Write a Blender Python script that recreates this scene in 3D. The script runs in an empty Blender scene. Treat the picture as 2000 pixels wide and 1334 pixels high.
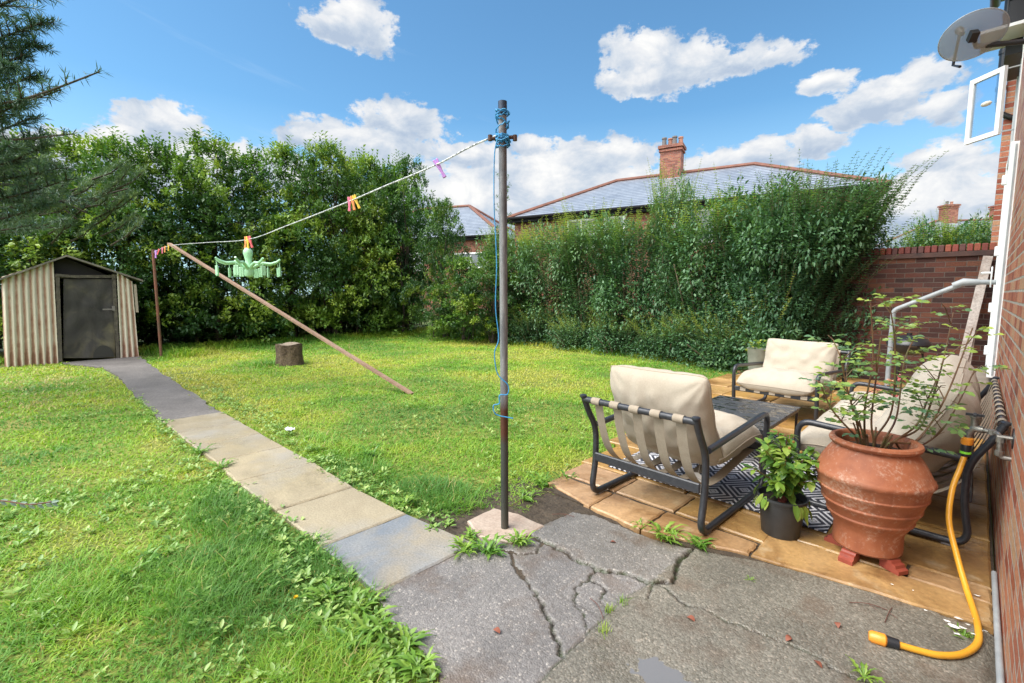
import bpy, math, random
import numpy as np
from mathutils import Vector, Matrix, noise as mn

random.seed(7); RNG = np.random.default_rng(11)
SC = bpy.context.scene
COL = SC.collection
R = math.radians

# ------------------------------------------------------------------ camera
H = 1.4; FPX = 905.0; PITCH = math.atan(93 / FPX); YAW = R(45)
cam = bpy.data.cameras.new('camera'); co = bpy.data.objects.new('camera', cam); COL.objects.link(co)
cam.sensor_width = 36; cam.lens = 36 * FPX / 2000; cam.clip_start = 0.02; cam.clip_end = 2000
co.location = (0, 0, H); co.rotation_euler = (math.pi / 2 - PITCH, 0, YAW)
SC.camera = co
FW = (-math.sin(YAW), math.cos(YAW)); RT = (math.cos(YAW), math.sin(YAW))

def ray(px, py):
    u = (px - 1000) / FPX; v = (667 - py) / FPX
    a = math.cos(PITCH) + v * math.sin(PITCH); z = -math.sin(PITCH) + v * math.cos(PITCH)
    return (FW[0] * a + RT[0] * u, FW[1] * a + RT[1] * u, z)
# surveyed places: bearing and dip measured on the photograph, turned into a point of the garden
def G(px, py, z=0.0):
    d = ray(px, py); t = (z - H) / d[2]; return (d[0] * t, d[1] * t)
def AX(px, py, X):
    d = ray(px, py); t = X / d[0]; return Vector((X, d[1] * t, H + d[2] * t))
def AY(px, py, Y):
    d = ray(px, py); t = Y / d[1]; return Vector((d[0] * t, Y, H + d[2] * t))

# ------------------------------------------------------------------ light and sky
SUN_EL, SUN_AZ = R(57), R(-155)          # azimuth clockwise from +Y
sun = bpy.data.lights.new('sun', 'SUN'); so = bpy.data.objects.new('sun', sun); COL.objects.link(so)
sun.energy = 2.6; sun.angle = R(50); sun.color = (1.0, 0.955, 0.88)
sv = Vector((math.sin(SUN_AZ) * math.cos(SUN_EL), math.cos(SUN_AZ) * math.cos(SUN_EL), math.sin(SUN_EL)))
so.rotation_euler = sv.to_track_quat('Z', 'Y').to_euler()
SC.view_settings.view_transform = 'Standard'; SC.view_settings.look = 'None'
SC.view_settings.exposure = 1.36; SC.view_settings.gamma = 1.0
EXPO = 2.0

class NT:
    "tiny node-tree writer"
    def __init__(s, tree): s.t = tree; s.n = tree.nodes; s.l = tree.links
    def new(s, typ, **kw):
        nd = s.n.new(typ)
        for k, v in kw.items():
            if k.startswith('i_'): s.put(nd.inputs[int(k[2:]) if k[2:].isdigit() else k[2:].replace('_', ' ')], v)
            else: setattr(nd, k, v)
        return nd
    def put(s, sock, v):
        if hasattr(v, 'links') or hasattr(v, 'is_linked'): s.l.new(v, sock)
        else: sock.default_value = v
    def math(s, op, a, b=0.0, c=0.0, clamp=False):
        nd = s.n.new('ShaderNodeMath'); nd.operation = op; nd.use_clamp = clamp
        s.put(nd.inputs[0], a); s.put(nd.inputs[1], b); s.put(nd.inputs[2], c); return nd.outputs[0]
    def noise(s, vec, scale, detail=4, rough=.55, dist=0.0):
        nd = s.n.new('ShaderNodeTexNoise'); nd.inputs['Scale'].default_value = scale
        nd.inputs['Detail'].default_value = detail; nd.inputs['Roughness'].default_value = rough
        nd.inputs['Distortion'].default_value = dist
        if vec is not None: s.l.new(vec, nd.inputs['Vector'])
        return nd.outputs[0]
    def ramp(s, fac, stops, interp='LINEAR'):
        nd = s.n.new('ShaderNodeValToRGB'); cr = nd.color_ramp; cr.interpolation = interp
        while len(cr.elements) < len(stops): cr.elements.new(.5)
        for e, (p, c) in zip(cr.elements, stops): e.position = p; e.color = (*c, 1) if len(c) == 3 else c
        s.put(nd.inputs[0], fac); return nd.outputs[0]
    def mix(s, fac, a, b, blend='MIX'):
        nd = s.n.new('ShaderNodeMix'); nd.data_type = 'RGBA'; nd.blend_type = blend
        s.put(nd.inputs[0], fac)
        for i, v in ((6, a), (7, b)):
            if isinstance(v, tuple): nd.inputs[i].default_value = (*v[:3], 1)
            else: s.l.new(v, nd.inputs[i])
        return nd.outputs[2]
    def new_z(s, v):
        nd = s.n.new('ShaderNodeSeparateXYZ'); s.l.new(v, nd.inputs[0]); return nd.outputs[2]
    def maprange(s, v, a, b, c=0.0, d=1.0, smooth=False):
        nd = s.n.new('ShaderNodeMapRange'); nd.clamp = True
        if smooth: nd.interpolation_type = 'SMOOTHSTEP'
        s.put(nd.inputs[0], v)
        for i, x in zip((1, 2, 3, 4), (a, b, c, d)): s.put(nd.inputs[i], x)
        return nd.outputs[0]

world = bpy.data.worlds.new('World'); SC.world = world; world.use_nodes = True
def build_world():
    world.node_tree.nodes.clear(); T = NT(world.node_tree)
    sky = T.new('ShaderNodeTexSky'); sky.sky_type = 'NISHITA'; sky.sun_disc = False
    sky.sun_elevation = SUN_EL; sky.sun_rotation = SUN_AZ
    sky.altitude = 100; sky.air_density = 1.0; sky.dust_density = .6; sky.ozone_density = 2.0
    skyc = T.mix(1.0, sky.outputs[0], (.050, .075, .080), 'MULTIPLY')
    tc = T.new('ShaderNodeTexCoord'); nrm = T.new('ShaderNodeVectorMath', operation='NORMALIZE'); T.l.new(tc.outputs['Generated'], nrm.inputs[0])
    sx = T.new('ShaderNodeSeparateXYZ'); T.l.new(nrm.outputs[0], sx.inputs[0])
    az = T.math('ARCTAN2', sx.outputs[0], sx.outputs[1]); el = T.math('ARCSINE', sx.outputs[2])
    cv = T.new('ShaderNodeCombineXYZ'); T.l.new(az, cv.inputs[0]); T.l.new(T.math('MULTIPLY', el, 1.5), cv.inputs[1])
    wv = T.new('ShaderNodeTexNoise'); wv.inputs['Scale'].default_value = 9; wv.inputs['Detail'].default_value = 5; T.l.new(cv.outputs[0], wv.inputs['Vector'])
    sepw = T.new('ShaderNodeSeparateXYZ'); T.l.new(wv.outputs['Color'], sepw.inputs[0])
    azw = T.math('ADD', az, T.math('MULTIPLY', T.math('SUBTRACT', sepw.outputs[0], .5), .10))
    elw = T.math('ADD', el, T.math('MULTIPLY', T.math('SUBTRACT', sepw.outputs[1], .5), .07))
    clouds = [(690, 48, 88, 50), (640, 62, 55, 32), (300, 248, 88, 40), (350, 232, 55, 34), (250, 268, 70, 30),
              (620, 262, 75, 38), (790, 240, 95, 50), (720, 285, 150, 34), (1262, 105, 78, 52), (1330, 140, 120, 52), (1470, 122, 95, 34),
              (1240, 160, 75, 34), (1610, 160, 52, 27), (1755, 170, 125, 44), (1700, 205, 100, 36), (1850, 210, 70, 28), (1600, 268, 72, 26),
              (1490, 300, 75, 28), (1850, 345, 130, 46), (1760, 400, 260, 60), (1180, 300, 120, 34), (1040, 285, 45, 20), (930, 300, 90, 24),
              (1060, 345, 230, 55), (980, 410, 300, 70), (1400, 330, 120, 40), (1200, 390, 260, 60), (1840, 300, 90, 40), (1800, 430, 300, 80), (880, 380, 120, 60), (200, 300, 200, 40), (420, 330, 260, 50), (100, 330, 240, 60)]
    M = -3.0; S = 0.0
    for px, py, rx, ry in clouds:
        d = Vector(ray(px, py)).normalized(); a0 = math.atan2(d.x, d.y); e0 = math.asin(d.z)
        d1 = Vector(ray(px + rx, py)).normalized(); d2 = Vector(ray(px, py - ry)).normalized()
        ra = abs(math.atan2(d1.x, d1.y) - a0); rb = abs(math.asin(d2.z) - e0)
        u = T.math('DIVIDE', T.math('SUBTRACT', azw, a0), ra); v = T.math('DIVIDE', T.math('SUBTRACT', elw, e0), rb)
        q = T.math('MULTIPLY_ADD', u, u, T.math('MULTIPLY', v, v))
        w = T.math('SUBTRACT', 1.0, q)
        M = T.math('SMOOTH_MAX', w, M, .35)
        S = T.math('MULTIPLY_ADD', T.math('MAXIMUM', w, 0.0), v, S)
    n1 = T.noise(cv.outputs[0], 32, 8, .62)
    n2 = T.noise(cv.outputs[0], 12, 6, .62, .3)
    M2 = T.math('MULTIPLY_ADD', T.math('SUBTRACT', n1, .47), 3.4, M)
    dens = T.maprange(M2, -.30, .35, smooth=True)
    # unseen bright clouds added behind the camera as front fill, and a milky band near the horizon
    cv2 = T.new('ShaderNodeCombineXYZ'); T.l.new(sx.outputs[0], cv2.inputs[0]); T.l.new(sx.outputs[1], cv2.inputs[1]); T.l.new(T.math('MULTIPLY', sx.outputs[2], 2.5), cv2.inputs[2])
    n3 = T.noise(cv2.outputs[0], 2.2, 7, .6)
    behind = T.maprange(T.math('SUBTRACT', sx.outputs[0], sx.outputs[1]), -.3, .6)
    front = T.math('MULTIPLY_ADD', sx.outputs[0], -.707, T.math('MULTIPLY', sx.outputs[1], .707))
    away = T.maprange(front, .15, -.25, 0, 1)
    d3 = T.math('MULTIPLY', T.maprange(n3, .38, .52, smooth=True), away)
    wisp_v = T.new('ShaderNodeCombineXYZ'); T.l.new(T.math('MULTIPLY', T.math('ADD', az, T.math('MULTIPLY', el, .8)), 1.0), wisp_v.inputs[0]); T.l.new(T.math('MULTIPLY', T.math('SUBTRACT', el, T.math('MULTIPLY', az, -.22)), 7.0), wisp_v.inputs[1])
    wsp = T.math('MULTIPLY', T.maprange(T.noise(wisp_v.outputs[0], 2.3, 6, .55), .62, .9, smooth=True), .4)
    haze = T.maprange(el, .34, .02, 0, .62)
    bright = T.math('ADD', T.math('MULTIPLY', S, .85), T.math('MULTIPLY_ADD', n2, 2.3, -.72))
    cc = T.ramp(bright, [(0.0, (.185, .225, .285)), (.35, (.25, .28, .32)), (.68, (.33, .34, .355)), (1.0, (.395, .395, .39))])
    c = T.mix(haze, skyc, (.27, .385, .45))
    c = T.mix(wsp, c, (.36, .41, .45))
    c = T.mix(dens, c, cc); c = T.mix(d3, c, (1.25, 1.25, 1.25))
    bg = T.new('ShaderNodeBackground'); T.l.new(c, bg.inputs[0]); bg.inputs[1].default_value = 1.0
    out = T.new('ShaderNodeOutputWorld'); T.l.new(bg.outputs[0], out.inputs[0])
build_world()

# ------------------------------------------------------------------ materials
MATS = {}
def pbr(name, base, rough=.6, metal=0.0, bump=None, spec=.5, coords='Object', sheen=0, coat=0):
    """base: colour, or function(T, vec) -> socket; bump: (scale, strength, distance) or function"""
    if name in MATS: return MATS[name]
    m = bpy.data.materials.new(name); m.use_nodes = True; T = NT(m.node_tree)
    b = T.n['Principled BSDF']; tc = T.new('ShaderNodeTexCoord'); vec = tc.outputs[coords]
    T.b = b; T.tc = tc
    if callable(base): T.l.new(base(T, vec), b.inputs['Base Color'])
    else: b.inputs['Base Color'].default_value = (*base, 1)
    if callable(rough): T.l.new(rough(T, vec), b.inputs['Roughness'])
    else: b.inputs['Roughness'].default_value = rough
    b.inputs['Metallic'].default_value = metal
    b.inputs['Specular IOR Level'].default_value = spec
    if sheen: b.inputs['Sheen Weight'].default_value = sheen
    if coat: b.inputs['Coat Weight'].default_value = coat; b.inputs['Coat Roughness'].default_value = .15
    if bump:
        bp = T.new('ShaderNodeBump')
        if callable(bump): h, st, di = bump(T, vec)
        else: h = T.noise(vec, bump[0], 6, .6); st, di = bump[1], bump[2]
        T.l.new(h, bp.inputs['Height']); bp.inputs['Strength'].default_value = st; bp.inputs['Distance'].default_value = di
        T.l.new(bp.outputs[0], b.inputs['Normal'])
    MATS[name] = m; return m

def mottled(stops, scale, detail=6, dist=0.0, fine=None):
    def f(T, vec):
        c = T.ramp(T.noise(vec, scale, detail, .62, dist), stops)
        if fine:
            k = T.ramp(T.noise(vec, fine[0], 3, .6), [(.3, (fine[1],) * 3), (.7, (fine[2],) * 3)])
            c = T.mix(1.0, c, k, 'MULTIPLY')
        return c
    return f

def leaf_mat(name, stops, rough=.42, trans=.28, spec=.45):
    if name in MATS: return MATS[name]
    m = bpy.data.materials.new(name); m.use_nodes = True; T = NT(m.node_tree); b = T.n['Principled BSDF']
    at = T.new('ShaderNodeAttribute', attribute_name='r')
    oi = T.new('ShaderNodeObjectInfo')
    c = T.ramp(at.outputs['Fac'], stops)
    hs = T.new('ShaderNodeHueSaturation'); T.l.new(c, hs.inputs['Color'])
    T.l.new(T.maprange(oi.outputs['Random'], 0, 1, .485, .512), hs.inputs['Hue']); T.l.new(T.maprange(oi.outputs['Random'], 0, 1, 1.1, .9), hs.inputs['Value'])
    c = hs.outputs[0]
    T.l.new(c, b.inputs['Base Color']); b.inputs['Roughness'].default_value = rough; b.inputs['Specular IOR Level'].default_value = spec
    tr = T.new('ShaderNodeBsdfTranslucent'); T.l.new(T.mix(1.0, c, (1.25, 1.35, .55), 'MULTIPLY'), tr.inputs[0])
    mx = T.new('ShaderNodeMixShader'); mx.inputs[0].default_value = trans
    T.l.new(b.outputs[0], mx.inputs[1]); T.l.new(tr.outputs[0], mx.inputs[2]); T.l.new(mx.outputs[0], T.n['Material Output'].inputs[0])
    MATS[name] = m; return m

def brick_mat(name, axis, c1, c2, mortar, scale=1.0, wet=False, offset=.5):
    "bricks 215 x 65 mm; axis = horizontal coordinate of the wall face"
    if name in MATS: return MATS[name]
    m = bpy.data.materials.new(name); m.use_nodes = True; T = NT(m.node_tree); b = T.n['Principled BSDF']
    tc = T.new('ShaderNodeTexCoord'); sp = T.new('ShaderNodeSeparateXYZ'); T.l.new(tc.outputs['Object'], sp.inputs[0])
    cb = T.new('ShaderNodeCombineXYZ'); T.l.new(sp.outputs[axis], cb.inputs[0]); T.l.new(sp.outputs[2], cb.inputs[1])
    # slightly wandering courses
    wn = T.new('ShaderNodeTexNoise'); wn.inputs['Scale'].default_value = 9; wn.inputs['Detail'].default_value = 3; T.l.new(tc.outputs['Object'], wn.inputs['Vector'])
    ad = T.new('ShaderNodeVectorMath', operation='MULTIPLY_ADD'); T.l.new(wn.outputs['Color'], ad.inputs[0]); ad.inputs[1].default_value = (.012, .012, 0); T.l.new(cb.outputs[0], ad.inputs[2])
    bt = T.new('ShaderNodeTexBrick'); T.l.new(ad.outputs[0], bt.inputs['Vector'])
    bt.offset = offset; bt.inputs['Scale'].default_value = 1.0; bt.inputs['Brick Width'].default_value = .225 * scale; bt.inputs['Row Height'].default_value = .075 * scale
    bt.inputs['Mortar Size'].default_value = (.008 if wet else .0055) * scale; bt.inputs['Mortar Smooth'].default_value = .25; bt.inputs['Bias'].default_value = 0
    bt.inputs['Color1'].default_value = (0, 0, 0, 1); bt.inputs['Color2'].default_value = (1, 1, 1, 1); bt.inputs['Mortar'].default_value = (.5, .5, .5, 1)
    nn = T.noise(tc.outputs['Object'], 3.1, 6, .65); n2 = T.noise(tc.outputs['Object'], 55, 4, .65)
    k = T.math('ADD', T.math('MULTIPLY', bt.outputs['Color'], .8), T.math('MULTIPLY', nn, .22))
    bc = T.ramp(k, [(.12, c1[0]), (.4, c1[1]), (.62, c2[0]), (.9, c2[1])])
    bc = T.mix(1.0, bc, T.ramp(n2, [(.25, (.62,) * 3), (.7, (1.2,) * 3)]), 'MULTIPLY')
    mc = T.mix(1.0, mortar, T.ramp(T.noise(tc.outputs['Object'], 20, 5, .7), [(.3, (.55,) * 3), (.7, (1.15,) * 3)]), 'MULTIPLY')
    c = T.mix(bt.outputs['Fac'], bc, mc)
    T.l.new(c, b.inputs['Base Color'])
    T.l.new(T.maprange(nn, .3, .7, .35 if wet else .7, .8 if wet else .95), b.inputs['Roughness'])
    bp = T.new('ShaderNodeBump'); T.l.new(T.math('SUBTRACT', T.math('MULTIPLY', n2, .5), T.math('MULTIPLY', bt.outputs['Fac'], 1.0)), bp.inputs['Height'])
    bp.inputs['Strength'].default_value = .9; bp.inputs['Distance'].default_value = .008; T.l.new(bp.outputs[0], b.inputs['Normal'])
    MATS[name] = m; return m

# ------------------------------------------------------------------ object helpers
def link(o, parent=None):
    COL.objects.link(o)
    if parent is not None: o.parent = parent
    return o
def tag(o, label, cat, group=None):
    o['label'] = label; o['category'] = cat
    if group: o['group'] = group
    return o
def thing(name, label, cat, loc=(0, 0, 0), rz=0, group=None):
    o = bpy.data.objects.new(name, None); COL.objects.link(o); o.location = loc; o.rotation_euler = (0, 0, rz)
    o.empty_display_size = .1
    return tag(o, label, cat, group)
def struct(o): o['kind'] = 'structure'; return o
def stuff(o): o['kind'] = 'stuff'; return o

def mesh_np(name, V, F, mats, parent=None, attr=None, smooth=False, midx=None):
    "V (n,3); F list of index arrays (m,k); attr dict name -> per point floats"
    me = bpy.data.meshes.new(name); V = np.asarray(V, dtype=np.float32)
    me.vertices.add(len(V)); me.vertices.foreach_set('co', V.ravel())
    if not isinstance(F, (list, tuple)): F = [F]
    F = [np.asarray(f, dtype=np.int32) for f in F if len(f)]
    loops = np.concatenate([f.ravel() for f in F]); tot = np.concatenate([np.full(len(f), f.shape[1], np.int32) for f in F])
    st = np.concatenate([[0], np.cumsum(tot)[:-1]]).astype(np.int32)
    me.loops.add(len(loops)); me.loops.foreach_set('vertex_index', loops)
    me.polygons.add(len(tot)); me.polygons.foreach_set('loop_start', st); me.polygons.foreach_set('loop_total', tot)
    if smooth: me.polygons.foreach_set('use_smooth', np.ones(len(tot), dtype=bool))
    if midx is not None: me.polygons.foreach_set('material_index', np.asarray(midx, np.int32))
    if attr:
        for k, a in attr.items():
            t = me.attributes.new(k, 'FLOAT', 'POINT'); t.data.foreach_set('value', np.asarray(a, np.float32))
    me.update(calc_edges=True); me.validate()
    for m in (mats if isinstance(mats, (list, tuple)) else [mats]): me.materials.append(m)
    return link(bpy.data.objects.new(name, me), parent)

class MB:
    "collects shapes into one mesh"
    def __init__(s): s.v = []; s.f = []; s.m = []
    def add(s, vs, fs, mi=0, mat=None):
        o = len(s.v)
        for v in vs: s.v.append(tuple(mat @ Vector(v)) if mat is not None else tuple(v))
        for f in fs: s.f.append([i + o for i in f]); s.m.append(mi)
        return s
    def box(s, c, d, rz=0, mi=0, mat=None, bev=0.0):
        x, y, z = d[0] / 2, d[1] / 2, d[2] / 2
        M_ = Matrix.Translation(c) @ Matrix.Rotation(rz, 4, 'Z')
        if mat is not None: M_ = mat @ M_
        if bev > 0:
            b = min(bev, x * .9, y * .9, z * .9); vs = []; fs = []
            bm = None
            lv = [(-z, b), (-z + b, 0), (z - b, 0), (z, b)]
            for zz, i in lv:
                X, Y = x - i, y - i
                c_ = b if i == 0 else 0.0001
                vs += [(-X + c_, -Y, zz), (X - c_, -Y, zz), (X, -Y + c_, zz), (X, Y - c_, zz), (X - c_, Y, zz), (-X + c_, Y, zz), (-X, Y - c_, zz), (-X, -Y + c_, zz)]
            for k in range(3):
                for i in range(8): fs.append((k * 8 + i, k * 8 + (i + 1) % 8, k * 8 + 8 + (i + 1) % 8, k * 8 + 8 + i))
            fs.append(tuple(range(7, -1, -1))); fs.append(tuple(24 + i for i in range(8)))
            return s.add(vs, fs, mi, M_)
        vs = [(a * x, b * y, c_ * z) for c_ in (-1, 1) for a, b in ((-1, -1), (1, -1), (1, 1), (-1, 1))]
        return s.add(vs, [(3, 2, 1, 0), (4, 5, 6, 7), (0, 1, 5, 4), (1, 2, 6, 5), (2, 3, 7, 6), (3, 0, 4, 7)], mi, M_)
    def bar(s, a, b, w, h, mi=0, up=(0, 0, 1)):
        a, b = Vector(a), Vector(b); d = b - a; L = d.length; z = d.normalized()
        x = Vector(up).cross(z)
        if x.length < 1e-4: x = Vector((1, 0, 0)).cross(z)
        x.normalize(); y = z.cross(x)
        M_ = Matrix((x, y, z)).transposed().to_4x4(); M_.translation = (a + b) / 2
        return s.box((0, 0, 0), (w, h, L), 0, mi, M_)
    def tube(s, pts, r, n=8, mi=0, cap=True, closed=False):
        P = [Vector(p) for p in pts]; k = len(P); rr = r if isinstance(r, (list, tuple)) else [r] * k
        vs = []; x = None
        for i in range(k):
            if closed: t = P[(i + 1) % k] - P[i - 1]
            else: t = P[min(i + 1, k - 1)] - P[max(i - 1, 0)]
            if t.length < 1e-9: t = Vector((0, 0, 1))
            t.normalize()
            if x is None:
                x = t.cross(Vector((0, 0, 1)) if abs(t.z) < .9 else Vector((1, 0, 0)))
            else: x = x - t * x.dot(t)
            x.normalize(); y = t.cross(x)
            for j in range(n):
                a = 2 * math.pi * j / n; vs.append(P[i] + (x * math.cos(a) + y * math.sin(a)) * rr[i])
        fs = []
        for i in range(k if closed else k - 1):
            i2 = (i + 1) % k
            for j in range(n): fs.append((i * n + j, i * n + (j + 1) % n, i2 * n + (j + 1) % n, i2 * n + j))
        if cap and not closed: fs.append(tuple(range(n - 1, -1, -1))); fs.append(tuple((k - 1) * n + j for j in range(n)))
        return s.add(vs, fs, mi)
    def lathe(s, prof, c=(0, 0, 0), n=48, mi=0, mat=None, cap=True):
        vs = []; k = len(prof)
        for r, z in prof:
            for j in range(n):
                a = 2 * math.pi * j / n; vs.append((c[0] + r * math.cos(a), c[1] + r * math.sin(a), c[2] + z))
        fs = [(i * n + j, i * n + (j + 1) % n, (i + 1) * n + (j + 1) % n, (i + 1) * n + j) for i in range(k - 1) for j in range(n)]
        if cap: fs.append(tuple(range(n - 1, -1, -1))); fs.append(tuple((k - 1) * n + j for j in range(n)))
        return s.add(vs, fs, mi, mat)
    def prism(s, poly, z0, z1, mi=0, mat=None):
        n = len(poly); vs = [(x, y, z0) for x, y in poly] + [(x, y, z1) for x, y in poly]
        return s.add(vs, [tuple(range(n - 1, -1, -1)), tuple(range(n, 2 * n))] + [(i, (i + 1) % n, n + (i + 1) % n, n + i) for i in range(n)], mi, mat)
    def build(s, name, mats, parent=None, smooth=False):
        me = bpy.data.meshes.new(name); me.from_pydata(s.v, [], s.f)
        for m in (mats if isinstance(mats, (list, tuple)) else [mats]): me.materials.append(m)
        me.polygons.foreach_set('material_index', s.m)
        if smooth:
            me.polygons.foreach_set('use_smooth', [True] * len(me.polygons))
            try: me.set_sharp_from_angle(angle=R(40))
            except Exception: pass
        me.update(); return link(bpy.data.objects.new(name, me), parent)

def spline(pts, n=8):
    "Catmull-Rom through the points"
    P = [Vector(p) for p in pts]; out = []
    for i in range(len(P) - 1):
        p0 = P[max(i - 1, 0)]; p1 = P[i]; p2 = P[i + 1]; p3 = P[min(i + 2, len(P) - 1)]
        for k in range(n):
            t = k / n
            out.append(.5 * ((2 * p1) + (p2 - p0) * t + (2 * p0 - 5 * p1 + 4 * p2 - p3) * t * t + (3 * p1 - p0 - 3 * p2 + p3) * t ** 3))
    out.append(P[-1]); return out
def rounded(pts, r, n=6):
    "polyline with rounded corners"
    P = [Vector(p) for p in pts]; out = [P[0]]
    for i in range(1, len(P) - 1):
        a = (P[i - 1] - P[i]); b = (P[i + 1] - P[i]); rr = min(r, a.length * .49, b.length * .49)
        p = P[i] + a.normalized() * rr; q = P[i] + b.normalized() * rr
        for k in range(n + 1):
            t = k / n; out.append(p * (1 - t) ** 2 + P[i] * 2 * t * (1 - t) + q * t * t)
    out.append(P[-1]); return out

# ---- numpy noise
_perm = RNG.random((256, 256)).astype(np.float32)
def vnoise(x, y):
    xi = np.floor(x).astype(int); yi = np.floor(y).astype(int); fx = x - xi; fy = y - yi
    fx = fx * fx * (3 - 2 * fx); fy = fy * fy * (3 - 2 * fy)
    a = _perm[xi & 255, yi & 255]; b = _perm[(xi + 1) & 255, yi & 255]; c = _perm[xi & 255, (yi + 1) & 255]; d = _perm[(xi + 1) & 255, (yi + 1) & 255]
    return (a * (1 - fx) + b * fx) * (1 - fy) + (c * (1 - fx) + d * fx) * fy
def fbm(x, y, o=4):
    s = 0; a = .5; t = 0
    for i in range(o):
        s = s + a * vnoise(x * 2 ** i + 17 * i, y * 2 ** i + 5 * i); t += a; a *= .55
    return s / t
def in_poly(x, y, poly):
    c = np.zeros(len(x), bool); n = len(poly); j = n - 1
    for i in range(n):
        xi, yi = poly[i]; xj, yj = poly[j]
        cond = ((yi > y) != (yj > y)) & (x < (xj - xi) * (y - yi) / (yj - yi + 1e-12) + xi)
        c ^= cond; j = i
    return c
def seg_dist(x, y, pl):
    d = np.full(x.shape, 1e9)
    for (x0, y0), (x1, y1) in zip(pl[:-1], pl[1:]):
        dx, dy = x1 - x0, y1 - y0; t = np.clip(((x - x0) * dx + (y - y0) * dy) / (dx * dx + dy * dy + 1e-12), 0, 1)
        d = np.minimum(d, np.hypot(x - x0 - t * dx, y - y0 - t * dy))
    return d

# ---- leaves: every leaf is real geometry, folded along its midrib
def norm(a): return a / (np.linalg.norm(a, axis=1, keepdims=True) + 1e-9)
def leaves(P, D, N, L, W, shape='diamond', fold=.25, droop=0.0):
    "P base points, D direction, N rough normal; returns V, faces, and count of verts per leaf"
    D = norm(D); S = norm(np.cross(D, N)); N = np.cross(S, D); L = L[:, None]; W = W[:, None]
    if shape == 'diamond':
        T = [(0, 0, 0), (.42, -.5, fold), (1, 0, -droop), (.42, .5, fold)]; F = [(0, 1, 2), (0, 2, 3)]
    elif shape == 'blade':
        T = [(0, -.5, 0), (0, .5, 0), (.55, .38, .0), (.55, -.38, .0), (1, 0, -droop)]; F = [(0, 3, 1), (3, 2, 1), (3, 4, 2)]
    else:  # oval
        T = [(0, 0, 0), (.2, -.36, fold * .8), (.5, -.5, fold), (.8, -.3, fold * .5 - droop * .5), (1, 0, -droop), (.8, .3, fold * .5 - droop * .5), (.5, .5, fold), (.2, .36, fold * .8), (.5, 0, 0)]
        F = [(0, 1, 8), (1, 2, 8), (2, 3, 8), (3, 4, 8), (4, 5, 8), (5, 6, 8), (6, 7, 8), (7, 0, 8)]
    k = len(T); n = len(P); V = np.empty((n, k, 3), np.float32)
    for i, (a, b, c) in enumerate(T): V[:, i] = P + D * L * a + S * W * b + N * (W * c if shape != 'blade' else L * c)
    idx = (np.arange(n) * k)[:, None, None] + np.array(F)[None]
    return V.reshape(-1, 3), idx.reshape(-1, 3), k

def leaf_obj(name, P, D, N, L, W, r, mat, parent=None, shape='diamond', fold=.25, droop=0.0):
    V, F, k = leaves(np.asarray(P, float), np.asarray(D, float), np.asarray(N, float), np.asarray(L, float), np.asarray(W, float), shape, fold, droop)
    return mesh_np(name, V, F, mat, parent, {'r': np.repeat(np.clip(r, 0, 1), k)}, smooth=(shape == 'oval'))
def rdir(n): return norm(RNG.normal(size=(n, 3)))

# ================================================================== THE SETTING
earth = pbr('earth', mottled([(.3, (.035, .025, .016)), (.6, (.075, .055, .036)), (.8, (.10, .08, .055))], 9, fine=(80, .6, 1.3)), .85, bump=(40, .8, .02))
def lawn_col(T, vec):
    return T.mix(1.0, T.ramp(T.noise(vec, 1.6, 5, .6), [(.3, (.09, .13, .02)), (.55, (.19, .22, .03)), (.75, (.26, .22, .06))]),
                 T.ramp(T.noise(vec, 60, 3, .6), [(.3, (.5,) * 3), (.7, (1.4,) * 3)]), 'MULTIPLY')
lawn_m = pbr('lawn_soil', lawn_col, .85, bump=(50, .8, .02))
far_m = pbr('far_ground', mottled([(.3, (.05, .08, .02)), (.7, (.10, .13, .03))], .3, fine=(6, .7, 1.2)), .9)
b = MB(); b.add([(-400, -400, -.06), (400, -400, -.06), (400, 400, -.06), (-400, 400, -.06)], [(0, 1, 2, 3)])
struct(b.build('ground', far_m))
# lawn sheet with gentle unevenness
xs = np.linspace(-17, .16, 172); ys = np.linspace(-7, 12, 190); X, Y = np.meshgrid(xs, ys, indexing='ij')
def lawn_z(x, y): return -.022 + .03 * (fbm(x * .8 + 3, y * .8 + 8, 3) - .5) * np.clip((-x - 2.2) / 2, 0, 1)
Z = lawn_z(X, Y) - .09 * ((X > -1.85) & ((Y < 2.6) & (X > np.where(Y < 1.05, -1.2, -1.85)) | (Y >= 2.6)))
nx, ny = X.shape; ii = np.arange(nx * ny).reshape(nx, ny)
Fq = np.stack([ii[:-1, :-1], ii[1:, :-1], ii[1:, 1:], ii[:-1, 1:]], -1).reshape(-1, 4)
struct(mesh_np('lawn', np.stack([X, Y, Z], -1).reshape(-1, 3), Fq, lawn_m, smooth=True))

# -- bare soil by the patio corner and round the washing-line post
xs = np.arange(-2.45, -1.35, .012); ys = np.arange(1.5, 2.56, .012); X, Y = np.meshgrid(xs, ys, indexing='ij')
Z = -.006 + .02 * (fbm(X * 14, Y * 14, 4) - .5) - .05 * np.clip(np.maximum(abs(X + 1.9) / .5, abs(Y - 2.02) / .48) - .8, 0, 1)
nx, ny = X.shape; ii = np.arange(nx * ny).reshape(nx, ny)
Fq = np.stack([ii[:-1, :-1], ii[1:, :-1], ii[1:, 1:], ii[:-1, 1:]], -1).reshape(-1, 4)
struct(mesh_np('soil', np.stack([X, Y, Z], -1).reshape(-1, 3), Fq, earth, smooth=True))

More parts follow.
